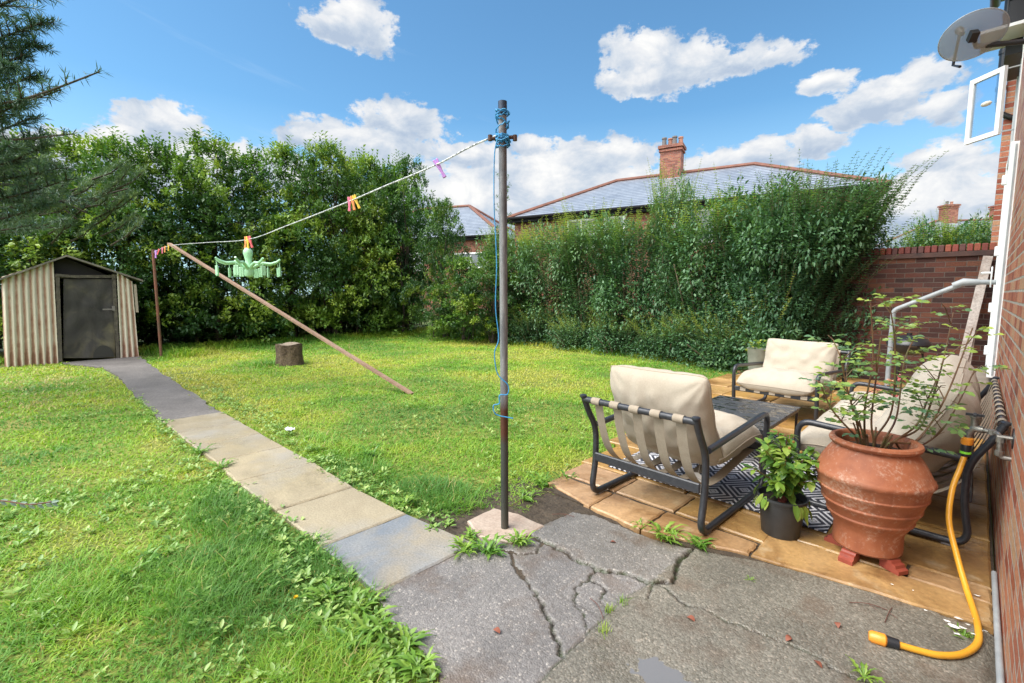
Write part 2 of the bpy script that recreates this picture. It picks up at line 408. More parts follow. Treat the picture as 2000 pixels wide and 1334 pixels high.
# -- garden path: eight slabs, then old tarmac up to the shed
def slab_col(T, vec):
    at = T.new('ShaderNodeAttribute', attribute_name='r')
    c = T.ramp(at.outputs['Fac'], [(0, (.17, .19, .215)), (.3, (.33, .285, .20)), (.6, (.36, .30, .195)), (1, (.24, .205, .15))])
    c = T.mix(T.maprange(T.noise(vec, 2.2, 5, .6, .6), .42, .66), c, (.27, .225, .15))
    c = T.mix(T.math('MULTIPLY', T.maprange(T.noise(vec, 1.3, 5, .6), .48, .7), .7), c, (.31, .30, .28))
    sp = T.ramp(T.noise(vec, 90, 4, .7), [(.32, (.72,) * 3), (.62, (1.12,) * 3)])
    return T.mix(1.0, c, sp, 'MULTIPLY')
slab_m = pbr('path_slab', slab_col, lambda T, v: T.maprange(T.noise(v, 1.1, 5, .55), .38, .62, .22, .62), bump=(70, .35, .004))
def slab_mesh(vs, fs, rr, poly, z0, z1, r, bev=.008):
    cx = sum(p[0] for p in poly) / len(poly); cy = sum(p[1] for p in poly) / len(poly); n = len(poly); o = len(vs)
    ins = []
    for x, y in poly:
        d = math.hypot(x - cx, y - cy); k = 1 - bev * 1.4 / d; ins.append((cx + (x - cx) * k, cy + (y - cy) * k))
    dz = lambda x, y: z1 + random.uniform(-.001, .001)
    for (x, y) in poly: vs.append((x, y, z0))
    for (x, y) in poly: vs.append((x, y, z1 - bev))
    for (x, y) in ins: vs.append((x, y, z1))
    for k in range(2):
        for i in range(n): fs.append([o + k * n + i, o + k * n + (i + 1) % n, o + (k + 1) * n + (i + 1) % n, o + (k + 1) * n + i])
    fs.append([o + 2 * n + i for i in range(n)]); rr += [r] * (3 * n)
def wob(p, q, n=7, a=.004):
    "edge from p to q with small chips"
    out = []
    for i in range(n):
        t = i / n; j = random.uniform(-a, a) if i else 0
        dx, dy = q[0] - p[0], q[1] - p[1]; L = math.hypot(dx, dy)
        out.append((p[0] + dx * t - dy / L * j, p[1] + dy * t + dx / L * j))
    return out
def edgy(poly, a=.004, n=7):
    out = []
    for i in range(len(poly)): out += wob(poly[i], poly[(i + 1) % len(poly)], n, a)
    return out
def slabs_obj(name, items, z0, mat):
    vs = []; fs = []; rr = []
    for poly, z1, r in items: slab_mesh(vs, fs, rr, poly, z0, z1, r)
    me = bpy.data.meshes.new(name); me.from_pydata(vs, [], fs); me.materials.append(mat)
    t = me.attributes.new('r', 'FLOAT', 'POINT'); t.data.foreach_set('value', rr); me.update()
    return link(bpy.data.objects.new(name, me))
jn = [(-1.885, 1.0, 1.60), (-2.47, .98, 1.52), (-3.10, .95, 1.47), (-3.80, .90, 1.47), (-4.40, .90, 1.44), (-5.00, .86, 1.42), (-5.58, .83, 1.40), (-6.22, .80, 1.38)]
items = []
for i in range(7):
    a, c = jn[i], jn[i + 1]; g = .004
    items.append((edgy([(a[0] - g, a[1]), (a[0] - g, a[2]), (c[0] + g, c[2]), (c[0] + g, c[1])], .003), .012 + random.uniform(-.002, .003), [0.0, .42, .55, .6, .68, .62, .8][i]))
struct(slabs_obj('path', items, -.05, slab_m))
tar_old = pbr('old_tarmac', mottled([(.3, (.10, .092, .088)), (.6, (.16, .145, .135)), (.8, (.23, .20, .18))], 40, fine=(2.2, .75, 1.15)), .75, bump=(90, .6, .01))
pts = [(-6.24, .80), (-6.24, 1.37), (-7.2, 1.36), (-9, 1.36), (-11, 1.35), (-13.15, 1.40), (-13.15, .10), (-12.6, .25), (-11.8, .66), (-10.5, .75), (-8.5, .78)]
b = MB(); b.prism(edgy(pts, .03, 9), -.05, .008); o_ = struct(b.build('footpath', tar_old))

# -- broken tarmac yard: height field with real cracks
NZ = lambda p: (p[0], p[1])
cr1 = [(-1.70, 1.69), (-1.62, 1.62), (-1.52, 1.59), (-1.40, 1.54), (-1.28, 1.48), (-1.19, 1.43), (-1.11, 1.37), (-1.05, 1.31)]
cr2 = [(-1.76, 1.90), (-1.64, 1.88), (-1.50, 1.90), (-1.41, 1.87), (-1.28, 1.885), (-1.16, 1.95), (-1.02, 1.97), (-.95, 2.05), (-.97, 2.14), (-1.02, 2.25), (-1.01, 2.45)]
joint = [(-1.02, 2.02), (-1.055, 1.77), (-1.03, 1.3), (-.98, .6), (-.9, -1)]
cr3 = [(-1.03, 1.80), (-.98, 1.86), (-1.0, 1.98), (-.95, 1.99), (-.83, 1.93), (-.74, 1.96), (-.66, 1.96), (-.56, 1.985), (-.45, 1.99), (-.33, 2.0), (-.21, 1.98), (-.05, 2.03), (.16, 2.0)]
cr4 = [(-1.28, 1.885), (-1.25, 1.80), (-1.15, 1.78), (-1.12, 1.70), (-1.05, 1.66)]
cr5 = [(-1.25, 1.80), (-1.27, 1.70), (-1.22, 1.62), (-1.10, 1.55), (-1.05, 1.50)]
cr6 = [(-1.76, 1.66), (-1.66, 1.70), (-1.60, 1.78), (-1.64, 1.88)]
TAR = [(-1.885, .99), (-1.75, .965), (-1.62, .94), (-1.5, .95), (-1.39, .93), (-1.27, .90), (-1.22, .75), (-1.2, .4), (-1.2, -1), (.165, -1), (.165, 2.67), (-.26, 2.67), (-.72, 2.54), (-.93, 2.44), (-1.2, 2.36), (-1.33, 2.34), (-1.45, 2.36), (-1.62, 2.36), (-1.74, 2.30), (-1.76, 2.0), (-1.77, 1.78), (-1.93, 1.72), (-1.92, 1.60)]
hs = .0075
xs = np.arange(-1.95, .17, hs); ys = np.arange(-.2, 2.70, hs); X, Y = np.meshgrid(xs, ys, indexing='ij'); x = X.ravel(); y = Y.ravel()
wx = x + .022 * (fbm(x * 22, y * 22, 4) - .5) * 2; wy = y + .022 * (fbm(x * 22 + 40, y * 22 + 9, 4) - .5) * 2
z = .008 * (fbm(x * 3, y * 3, 3) - .5) + .0035 * (fbm(x * 60, y * 60, 2) - .5)
pieceB = in_poly(wx, wy, cr2 + [(-1.1, 2.6), (-1.9, 2.6), (-1.9, 1.9)])
right = wx > np.interp(y, [p[1] for p in joint[::-1]], [p[0] for p in joint[::-1]])
z = z + np.where(pieceB, .008 * np.clip((2.35 - y) / .4, 0, 1) + .002, 0) + np.where(right, .004, 0)
z = z - np.where((~right) & (~pieceB) & (x > -1.3) & (y > 1.6), .004, 0) * 1.0
crk = np.zeros(len(x))
for cr, wd, dp in ((cr1, .0058, .020), (cr2, .0058, .018), (cr3, .0030, .012), (cr4, .0034, .012), (cr5, .0022, .009), (cr6, .0040, .015)):
    d = seg_dist(wx, wy, cr); w_ = wd * (.45 + 1.5 * fbm(x * 9 + 3, y * 9, 2)); z -= dp * np.clip(1.6 - d / w_, 0, 1); crk = np.maximum(crk, np.clip(1.75 - d / w_, 0, 1))
d = seg_dist(x, y, joint); z -= .012 * np.clip(1.5 - d / .0035, 0, 1)
px0, py0 = G(1290, 1318); pd = np.hypot((x - px0) / .22, (y - py0) / .13) + .9 * (fbm(x * 8, y * 8, 3) - .5)
z -= .016 * np.clip(1.15 - pd, 0, .8)
z -= .03 * np.clip(1 - (.165 - x) / .05, 0, 1)
inside = in_poly(x + .03 * (fbm(x * 12, y * 12, 3) - .5), y + .03 * (fbm(x * 12 + 9, y * 12, 3) - .5), TAR)
z = z + .002
nx, ny = X.shape; ii = np.arange(nx * ny).reshape(nx, ny)
ins = inside.reshape(nx, ny); keep = ins[:-1, :-1] & ins[1:, :-1] & ins[1:, 1:] & ins[:-1, 1:]
Fq = np.stack([ii[:-1, :-1], ii[1:, :-1], ii[1:, 1:], ii[:-1, 1:]], -1)[keep]
# skirt down at the rim
cnt = {}
for q in Fq:
    for e in ((q[0], q[1]), (q[1], q[2]), (q[2], q[3]), (q[3], q[0])):
        k = (min(e), max(e)); cnt[k] = None if k in cnt else e
V = np.stack([x, y, z], -1); ext = []; sk = []; mp = {}
for e in cnt.values():
    if e is None: continue
    for v_ in e:
        if v_ not in mp: mp[v_] = len(V) + len(ext); ext.append((V[v_][0], V[v_][1], -.05))
    sk.append((e[1], e[0], mp[e[0]], mp[e[1]]))
zone = np.concatenate([np.where(right, 1.0, np.where(pieceB, .25, 0.0)), np.zeros(len(ext))])
wet = np.concatenate([np.clip(1.7 - pd, 0, 1), np.zeros(len(ext))])
def tar_col(T, vec):
    at = T.new('ShaderNodeAttribute', attribute_name='zone'); vo = T.new('ShaderNodeTexVoronoi'); vo.inputs['Scale'].default_value = 130; T.l.new(vec, vo.inputs['Vector'])
    sp = T.new('ShaderNodeSeparateColor'); T.l.new(vo.outputs['Color'], sp.inputs[0])
    a = T.ramp(sp.outputs[0], [(0, (.15, .14, .133)), (.5, (.188, .176, .168)), (.93, (.225, .21, .198)), (.97, (.33, .30, .27)), (1, (.38, .35, .32))])
    g = T.ramp(sp.outputs[0], [(0, (.12, .11, .088)), (.45, (.165, .152, .124)), (.88, (.21, .195, .16)), (1, (.28, .245, .20))])
    c = T.mix(at.outputs['Fac'], a, g)
    c = T.mix(T.maprange(T.noise(vec, 3.5, 5, .6), .52, .75), c, (.12, .085, .06))
    big = T.ramp(T.noise(vec, 1.7, 5, .6, .5), [(.3, (.72,) * 3), (.65, (1.15,) * 3)])
    c = T.mix(1.0, c, big, 'MULTIPLY')
    ck = T.new('ShaderNodeAttribute', attribute_name='crack')
    return T.mix(ck.outputs['Fac'], c, T.ramp(T.noise(vec, 12, 4, .6), [(.45, (.028, .021, .015)), (.62, (.035, .05, .018))]))
def tar_rough(T, vec):
    at = T.new('ShaderNodeAttribute', attribute_name='wet')
    n = T.maprange(T.noise(vec, 2.1, 5, .6), .36, .64, .24, .55)
    return T.maprange(at.outputs['Fac'], 0, 1, n, .12)
def tar_bump(T, vec):
    vo = T.new('ShaderNodeTexVoronoi'); vo.inputs['Scale'].default_value = 130; T.l.new(vec, vo.inputs['Vector'])
    return T.math('ADD', T.math('MULTIPLY', vo.outputs['Distance'], -1.0), T.math('MULTIPLY', T.noise(vec, 35, 5, .6), .8)), .6, .004
tar_m = pbr('yard_tarmac', tar_col, tar_rough, bump=tar_bump)
struct(mesh_np('tarmac', np.concatenate([V, np.array(ext)]), [Fq.reshape(-1, 4), np.array(sk)], tar_m, attr={'zone': zone, 'wet': wet, 'crack': np.concatenate([np.maximum(crk, np.clip(1.3 - seg_dist(x, y, joint) / .004, 0, .8)), np.ones(len(ext))])}, smooth=True))
b = MB(); b.add([(-1.3, -3, -.004), (.165, -3, -.004), (.165, -.19, -.004), (-1.3, -.19, -.004)], [(0, 1, 2, 3)]); struct(b.build('yard', tar_m))
water_m = pbr('puddle_water', (.19, .175, .155), .06, spec=1.0, bump=(6, .03, .01)); water_m.node_tree.nodes['Principled BSDF'].inputs['IOR'].default_value = 1.9
b = MB(); b.add([(px0 + .27 * math.cos(a) , py0 + .17 * math.sin(a), -.0045) for a in np.linspace(0, 2 * math.pi, 24, endpoint=False)], [tuple(range(24))])
struct(b.build('puddle', water_m))

# -- sandstone-coloured patio
def pat_col(T, vec):
    at = T.new('ShaderNodeAttribute', attribute_name='r')
    c = T.ramp(at.outputs['Fac'], [(0, (.42, .26, .15)), (.35, (.45, .28, .13)), (.7, (.40, .235, .075)), (1, (.35, .19, .05))])
    c = T.mix(T.maprange(T.noise(vec, 2.4, 6, .62, .7), .45, .68), c, (.20, .10, .035))
    c = T.mix(T.maprange(T.noise(vec, 5, 5, .6), .6, .75), c, (.46, .34, .20))
    return T.mix(1.0, c, T.ramp(T.noise(vec, 45, 5, .7), [(.3, (.75,) * 3), (.65, (1.1,) * 3)]), 'MULTIPLY')
pat_m = pbr('patio_stone', pat_col, lambda T, v: T.maprange(T.noise(v, 1.6, 5, .6), .4, .62, .24, .6), bump=(30, .25, .006))
items = []
rows = [(2.41, 2.70), (2.74, 3.04)]
yy = 3.06
while yy < 9.3: h_ = random.choice([.6, .45, .6]); rows.append((yy, yy + h_ - .012)); yy += h_
first = [[-2.16, -1.70, -1.31, -.76, .155], [-2.2, -1.71, -1.27, -.74, -.15, .155]]
for k, (y0, y1) in enumerate(rows):
    if k == 0:
        for a, c in zip(first[0][:-1], first[0][1:]):
            yb = lambda X_: np.interp(X_, [-2.2, -1.65, -1.3, -.9, -.72, -.26, .2], [2.52, 2.40, 2.37, 2.46, 2.57, 2.69, 2.68]) + .012
            cut = [(a + .006, yb(a)), (c - .006, yb(c)), (c - .006, max(y1, yb(c) + .02) + (.18 if a > -1.3 else 0)), (a + .006, max(y1, yb(a) + .02) + (.18 if a > -1.3 else 0))]
            items.append((edgy(cut, .005), .018 + random.uniform(-.003, .003), random.random() * .5 + (.4 if a > -1.3 else 0)))
        continue
    if k == 1:
        for a, c in zip(first[1][:-1], first[1][1:]):
            y00 = y0 if a < -.8 else 2.90
            items.append((edgy([(a + .007, y00), (c - .007, y00), (c - .007, y1), (a + .007, y1)], .004), .018 + random.uniform(-.003, .003), random.random() * .5 + (.3 if a > -1.3 else 0)))
        continue
    xl = -2.2 - .1 * (k - 1) if y0 < 7 else -3.0
    xl = max(xl, -2.75) if y0 < 7 else xl
    xx = .155
    while xx > xl + .2:
        w_ = random.choice([.6, .45, .9, .6]); x0 = max(xx - w_, xl)
        if xx - x0 > .12: items.append((edgy([(x0 + .006, y0), (xx - .006, y0), (xx - .006, y1), (x0 + .006, y1)], .003, 4), .016 + random.uniform(-.003, .003), random.random() * .7 + .3))
        xx = x0
struct(slabs_obj('patio', items, -.05, pat_m))
b = MB(); b.prism([(-2.1, 2.44), (-.9, 2.42), (-.3, 2.70), (.16, 2.72), (.16, 9.38), (-2.9, 9.38), (-2.9, 7.2), (-2.5, 6.9), (-2.1, 3.4)], -.05, .002)
struct(b.build('patio_bed', earth))

# ------------------------------------------------------------------ grass
PATH_P = [(-1.885, 1.01), (-3.1, .97), (-5, .88), (-6.3, .83), (-9, .82), (-11.8, .70), (-12.6, .3), (-13.2, .2), (-13.2, 1.33), (-6.3, 1.34), (-5, 1.38), (-3.1, 1.44), (-1.92, 1.57)]
PAT_P = [(-2.17, 2.50), (-2.2, 3.4), (-2.55, 6.9), (-2.95, 7.2), (-2.95, 9.6), (1, 9.6), (1, 2.6), (-1.6, 2.3)]
SOIL_P = [(-2.12, 2.42), (-1.7, 2.45), (-1.7, 1.6), (-2.0, 1.58), (-2.22, 1.66), (-2.18, 1.95), (-2.05, 2.1)]
SHED_P = [(-13.2, -.75), (-13.2, 1.45), (-16, 1.45), (-16, -.75)]
def free(x, y, j=.08):
    xx = x + j * (vnoise(x * 9, y * 9) - .5) * 2; yy = y + j * (vnoise(x * 9 + 31, y * 9 + 7) - .5) * 2
    ok = ~(in_poly(xx, yy, PATH_P) | in_poly(xx, yy, TAR) | in_poly(xx, yy, PAT_P) | in_poly(xx, yy, SOIL_P) | in_poly(xx, yy, SHED_P))
    return ok & (x < -.9) & (x > -14.6)
def hnear(x, y):
    "extra grass length: rough edges, tufts"
    t = np.zeros(len(x))
    for cx, cy, rx, ry, h in ((-2.55, 1.86, .38, .22, .10), (-3.2, .72, .7, .22, .07), (-2.5, .5, .5, .3, .085), (-1.7, .62, .5, .22, .06), (-2.2, 1.0, .5, .16, .05), (-9.9, 3.0, .35, .35, .12), (-13.0, 2.2, .6, .5, .16), (-3.9, 1.75, .9, .2, .05), (-2.9, .05, .4, .3, .05)):
        t = np.maximum(t, h * np.clip(1.2 - ((x - cx) / rx) ** 2 - ((y - cy) / ry) ** 2, 0, 1))
    t = np.maximum(t, .16 * np.clip((y - 9.0) / .7, 0, 1) * np.clip((-x - 2.9) / 1, 0, 1))
    t = np.maximum(t, .14 * np.clip((-x - 13.4) / .8, 0, 1))
    return t
def make_grass():
    Ps = []
    # polar sampling about the viewing side of the garden: density falls off with distance
    bands = [(.9, 1.8, 5200), (1.8, 3.0, 3600), (3.0, 4.5, 2000), (4.5, 7, 1000), (7, 10, 560), (10, 19, 300)]
    for r0, r1, dn in bands:
        n = int(dn * math.pi * .62 * (r1 * r1 - r0 * r0)); rr = np.sqrt(RNG.random(n) * (r1 * r1 - r0 * r0) + r0 * r0); th = R(-25) + RNG.random(n) * R(112)
        # th measured from -X towards +Y
        x = -rr * np.cos(th); y = rr * np.sin(th)
        ok = free(x, y) & (y < 10.1) & (y > -5)
        Ps.append(np.stack([x[ok], y[ok], rr[ok]], -1))
    P = np.concatenate(Ps); x, y, rr = P.T; n = len(P)
    patch = fbm(x * .7 + 3, y * .7 + 1, 4); fine = fbm(x * 5, y * 5, 3)
    bare = np.clip((patch - .56) * 6, 0, 1) * np.clip((fine - .5) * 5, 0, 1)
    ex = hnear(x, y)
    tuft = np.clip((fbm(x * 3 + 9, y * 3, 3) - .52) * 6, 0, 1)
    L = (.026 + .022 * RNG.random(n) + .03 * tuft * RNG.random(n) + ex * (.5 + RNG.random(n) * .7)) * (1 + rr * .035)
    keep = RNG.random(n) > bare * .55
    W = (.0022 + .0010 * rr * (1 + .5 * RNG.random(n))) * (.8 + .5 * RNG.random(n)) * np.where(ex > .03, .85, 1)
    lean = .55 + 1.0 * RNG.random(n); lean = np.where(ex > .03, .45 + .6 * RNG.random(n), lean)
    th = RNG.random(n) * 2 * np.pi + fbm(x * 2, y * 2, 2) * 4
    D = np.stack([np.cos(th) * lean, np.sin(th) * lean, np.ones(n)], -1); N = np.stack([-np.cos(th), -np.sin(th), lean * 1.0], -1)
    col = .31 + (patch - .5) * 2.1 + .34 * (fine - .5) + RNG.normal(size=n) * .10 - ex * .6 + np.where((y > 1.5) & (x < -3.5), .10, 0) + .14 * np.clip((rr - 4) / 4, 0, 1)
    dug = np.clip(1.3 - ((x + 9.8) / 2.4) ** 2 - ((y + .35) / .75) ** 2, 0, 1) * np.clip(.3 + (fine - .45) * 4, 0, 1); col = col - .22 * dug
    col = np.where(RNG.random(n) < .03 + bare * .3 + .55 * dug * (vnoise(x * 6, y * 6) > .45), .93 + .07 * RNG.random(n), np.clip(col, 0, .86))
    P3 = np.stack([x, y, lawn_z(x, y) - .004], -1)
    k = keep
    m = leaf_mat('grass_blade', [(0, (.10, .235, .045)), (.2, (.14, .30, .045)), (.42, (.20, .38, .045)), (.66, (.34, .46, .055)), (.86, (.46, .46, .09)), (1, (.46, .38, .18))], rough=.5, trans=.35, spec=.3)
    return stuff(leaf_obj('grass', P3[k], D[k], N[k], L[k], W[k], col[k], m, shape='blade', droop=.35))
make_grass()

# low broad-leaved weeds and clover woven through the lawn
def make_weeds():
    P = []; 
    cs = RNG.random((5200, 2)) * [13.5, 11.5] + [-14.5, -1.8]
    x, y = cs.T; d = fbm(x * 1.2 + 50, y * 1.2, 3); rr = np.hypot(x, y)
    ok = free(x, y, .06) & (d > .47) & (RNG.random(len(x)) < np.clip(6 / rr, .25, 1)); cs = cs[ok]
    near = RNG.random((1100, 2)) * [3.6, 2.6] + [-4.6, -.9]; near = near[free(near[:, 0], near[:, 1], .06) & (fbm(near[:, 0] * 2.2 + 5, near[:, 1] * 2.2, 3) > .47)]
    edge = np.stack([-2 - RNG.random(420) * 6, .80 + RNG.normal(size=420) * .07], -1); edge2 = np.stack([-2.1 - RNG.random(420) * 6, 1.60 + RNG.normal(size=420) * .08], -1)
    edge3 = np.stack([-1.3 - RNG.random(160) * .9, .84 + RNG.normal(size=160) * .06], -1)
    cs = np.concatenate([cs, near, edge, edge2, edge3]); cs = cs[free(cs[:, 0], cs[:, 1], .05)]
    PP = []; DD = []; NN = []; LL = []; WW = []; rr_ = []
    for cx, cy in cs:
        k = random.randint(3, 7); s = random.uniform(.016, .042); c0 = random.uniform(.25, .8); a0 = random.random() * 6
        for i in range(k):
            a = a0 + i * 2.4 + random.uniform(-.3, .3); up = random.uniform(.1, .9)
            PP.append((cx + .006 * math.cos(a), cy + .006 * math.sin(a), -.012 + random.uniform(0, .03))); DD.append((math.cos(a), math.sin(a), up)); NN.append((-up * math.cos(a), -up * math.sin(a), 1))
            LL.append(s * random.uniform(.7, 1.3)); WW.append(s * random.uniform(.38, .62)); rr_.append(c0 + random.uniform(-.15, .15))
    m = leaf_mat('weed_leaf', [(0, (.07, .18, .04)), (.5, (.17, .32, .07)), (1, (.34, .46, .14))], rough=.38, trans=.25)
    stuff(leaf_obj('lawn_weeds', PP, DD, NN, LL, WW, np.array(rr_), m, shape='oval', fold=.15, droop=.12))
make_weeds()

# ================================================================== THE HOUSE AND GARDEN WALL
WX = .17
white_pl = pbr('white_plastic', (.78, .80, .80), .35)
dark_pl = pbr('dark_plastic', (.018, .02, .024), .35)
grey_paint = pbr('grey_paint', mottled([(.3, (.24, .26, .27)), (.7, (.36, .38, .385))], 12), .5)
brick_house = brick_mat('house_brick', 1, ((.30, .075, .04), (.44, .13, .07)), ((.54, .21, .115), (.50, .30, .17)), (.50, .45, .38), 1.0, wet=True)
house_h = 5.9
hs_root = thing('brick_house', 'red brick back wall of the house rising along the right side of the patio', 'house', (WX, 0, 0))
b = MB(); WY0, WY1 = -3.0, 10.25
DY0, DY1, DZ0, DZ1 = 6.36, 7.30, .60, 2.78
WN = dict(y0=7.95, y1=9.35, z0=3.05, z1=4.35)
def wall_panel(b, y0, y1, z0, z1): b.box((.15, (y0 + y1) / 2, (z0 + z1) / 2), (.3, y1 - y0, z1 - z0))
wall_panel(b, WY0, DY0, -.06, house_h); wall_panel(b, DY0, DY1, -.06, DZ0); wall_panel(b, DY0, DY1, DZ1, house_h)
wall_panel(b, DY1, WN['y0'], -.06, house_h); wall_panel(b, WN['y0'], WN['y1'], -.06, WN['z0']); wall_panel(b, WN['y0'], WN['y1'], WN['z1'], house_h); wall_panel(b, WN['y1'], WY1, -.06, house_h)
b.box((-.035, WY1 - .16, 2.9), (.11, .32, 5.8)); b.box((2.8, WY1 - .15, 2.9), (4.96, .28, 5.78)); b.box((5.4, (WY0 + WY1) / 2, 2.9), (.3, WY1 - WY0, 5.8)); b.box((2.8, WY0 + .15, 2.9), (5.0, .3, 5.8))
b.build('wall', brick_house, hs_root)
slate = pbr('slate', lambda T, v: T.mix(1.0, T.ramp(T.noise(v, .9, 5, .6), [(.3, (.18, .20, .245)), (.7, (.26, .29, .34))]), T.ramp(T.noise(v, 25, 3, .6), [(.3, (.8,) * 3), (.7, (1.15,) * 3)]), 'MULTIPLY'), .38)
b = MB(); b.add([(-.35, WY0 - .3, house_h - .1), (-.35, WY1 + .3, house_h - .1), (2.8, WY1 - 2, house_h + 1.6), (2.8, WY0 + 2, house_h + 1.6), (5.9, WY0 - .3, house_h - .1), (5.9, WY1 + .3, house_h - .1)],
                 [(0, 1, 2, 3), (3, 2, 5, 4), (1, 5, 2), (4, 0, 3), (0, 4, 5, 1)]); b.build('roof', slate, hs_root)
# back door in its white frame, standing a little proud of the brick
dr = MB(); dr.box((.02, (DY0 + DY1) / 2, (DZ0 + DZ1) / 2), (.05, DY1 - DY0 - .1, DZ1 - DZ0 - .12))
door = dr.build('door', white_pl, hs_root)
b = MB()
fx0, fx1 = -.055, .10
for yc in (DY0 - .0, DY1 + .0): b.box(((fx0 + fx1) / 2, yc, (DZ0 + DZ1) / 2), (fx1 - fx0, .07, DZ1 - DZ0), bev=.006)
b.box(((fx0 + fx1) / 2, (DY0 + DY1) / 2, DZ1 - .035), (fx1 - fx0 - .006, DY1 - DY0 - .072, .07)); b.box(((fx0 + fx1) / 2, (DY0 + DY1) / 2, DZ0 + .035), (fx1 - fx0 - .006, DY1 - DY0 - .072, .07))
b.build('frame', white_pl, door)
b = MB(); b.box((-.018, DY0 - .037, (DZ0 + DZ1) / 2), (.014, .006, DZ1 - DZ0 - .05)); b.build('seal', grey_paint, door)
for zz in (.86, 1.27, 1.80, 2.45):
    b = MB(); b.box((-.072, DY0 + .01, zz), (.034, .04, .09), bev=.006); b.build('hinge', white_pl, door)
b = MB(); b.tube(rounded([(-.09, DY0 + .05, 1.60), (-.155, DY0 + .05, 1.60), (-.155, DY0 + .17, 1.60)], .02), .011, 8); b.box((-.09, DY0 + .05, 1.56), (.012, .03, .2), bev=.005); b.build('handle', white_pl, door, True)
# concrete threshold and steps below the door
b = MB(); b.box((-.10, (DY0 + DY1) / 2, .28), (.36, 1.2, .56), bev=.01); b.box((-.42, (DY0 + DY1) / 2, .14), (.28, 1.2, .28), bev=.01)
o_ = b.build('step', pbr('step_concrete', mottled([(.3, (.17, .14, .11)), (.7, (.27, .22, .17))], 6), .8), hs_root)
# open casement window
hy = WN['y0']
win = thing_w = MB()
for yc in (WN['y0'] + .03, WN['y1'] - .03): win.box((.06, yc, (WN['z0'] + WN['z1']) / 2), (.14, .06, WN['z1'] - WN['z0']))
win.box((.06, (WN['y0'] + WN['y1']) / 2, WN['z0'] + .03), (.136, WN['y1'] - WN['y0'] - .12, .06)); win.box((.06, (WN['y0'] + WN['y1']) / 2, WN['z1'] - .03), (.136, WN['y1'] - WN['y0'] - .12, .06)); win.box((.06, (WN['y0'] + WN['y1']) / 2, (WN['z0'] + WN['z1']) / 2), (.13, .07, WN['z1'] - WN['z0'] - .12))
window = win.build('window', white_pl, hs_root)
inside_m = pbr('dark_room', (.012, .013, .016), .7)
b = MB(); b.box((.2, (WN['y0'] + WN['y1']) / 2, (WN['z0'] + WN['z1']) / 2), (.02, WN['y1'] - WN['y0'] - .12, WN['z1'] - WN['z0'] - .12)); b.build('pane', inside_m, window)
# the sash, hinged on its near side and standing out from the wall
SH = Vector((-.125, hy + .03, 0)); ang = R(46)
def sash(b, u0, u1, z0, z1, th=.04):
    d = Vector((-math.sin(ang), math.cos(ang), 0)); c = SH + d * (u0 + u1) / 2; b.box((c.x, c.y, (z0 + z1) / 2), (th, u1 - u0, z1 - z0), math.atan2(-d.x, d.y))
SW, SZ0, SZ1 = .40, WN['z0'] + .20, WN['z1'] - .34
b = MB()
sash(b, 0, .05, SZ0, SZ1); sash(b, SW - .05, SW, SZ0, SZ1); sash(b, .05, SW - .05, SZ0, SZ0 + .055, .038); sash(b, .05, SW - .05, SZ1 - .055, SZ1, .038)
sash_o = b.build('sash', white_pl, window)
for zz in (SZ0 + .03, SZ1 - .03):
    b = MB(); b.bar((-.01, hy + .05, zz), (SH.x - .02, SH.y + .03, zz), .02, .012); b.build('stay', grey_paint, window)
gl = bpy.data.materials.new('window_glass'); gl.use_nodes = True; T = NT(gl.node_tree); T.n['Principled BSDF'].inputs['Base Color'].default_value = (.9, .95, 1, 1)
g1 = T.new('ShaderNodeBsdfGlossy'); g1.inputs['Roughness'].default_value = .02; g1.inputs['Color'].default_value = (.9, .95, 1, 1); t1 = T.new('ShaderNodeBsdfTransparent'); t1.inputs[0].default_value = (.85, .92, .98, 1)
mxx = T.new('ShaderNodeMixShader'); mxx.inputs[0].default_value = .35; T.l.new(t1.outputs[0], mxx.inputs[1]); T.l.new(g1.outputs[0], mxx.inputs[2]); T.l.new(mxx.outputs[0], T.n['Material Output'].inputs[0])
b = MB(); sash(b, .05, SW - .05, SZ0 + .055, SZ1 - .055, .008); b.build('sash_pane', gl, window)
# handle knob seen on the sash: a pale oval vent
b = MB(); d_ = Vector((-math.sin(ang), math.cos(ang), 0)); c_ = SH + d_ * .12
b.lathe([(.002, -.05), (.022, -.035), (.03, 0), (.022, .035), (.002, .05)], (0, 0, 0), 14, mat=Matrix.Translation((c_.x - .05, c_.y - .06, (SZ0 + SZ1) / 2)) @ Matrix.Rotation(R(80), 4, 'Y')); b.build('catch', pbr('cream', (.62, .58, .48), .4), window, True)
# small open top light above
b = MB(); b.box((-.16, hy + .35, WN['z1'] + .10), (.42, .62, .035), 0, mat=Matrix.Translation((0, 0, 0))); 
b.build('canopy', white_pl, hs_root)
b = MB(); b.box((-.07, hy + .95, WN['z1'] + .22), (.16, 1.0, .62)); b.build('dark_opening', dark_pl, hs_root)  # solid dark box standing in for the shaded inside of the upper window
# downpipe and gutter
b = MB(); b.tube([(-.15, 9.9, house_h - .1), (-.15, 9.9, 4.15)], .05, 12); b.tube(rounded([(-.15, 9.9, 4.2), (-.15, 9.9, 4.0), (-.02, 9.9, 3.9), (.04, 9.9, 3.88)], .05), .036, 12)
for zz in (4.3, 4.8, 5.3): b.tube([(-.15, 9.9, zz), (-.15, 9.9, zz + .06)], .06, 12)
b.build('downpipe', dark_pl, hs_root, True)
b = MB(); b.tube([(-.30, WY0 - .3, house_h - .12), (-.30, WY1 + .3, house_h - .12)], .06, 10); b.build('gutter', dark_pl, hs_root, True)
# thin service pipe along the foot of the wall, and a vertical cable
b = MB(); b.tube([(-.014, .6, .03), (-.014, 1.7, .038), (-.014, 3.2, .034)], .011, 10); b.build('pipe', grey_paint, hs_root, True)
tag(hs_root, hs_root['label'], 'house')

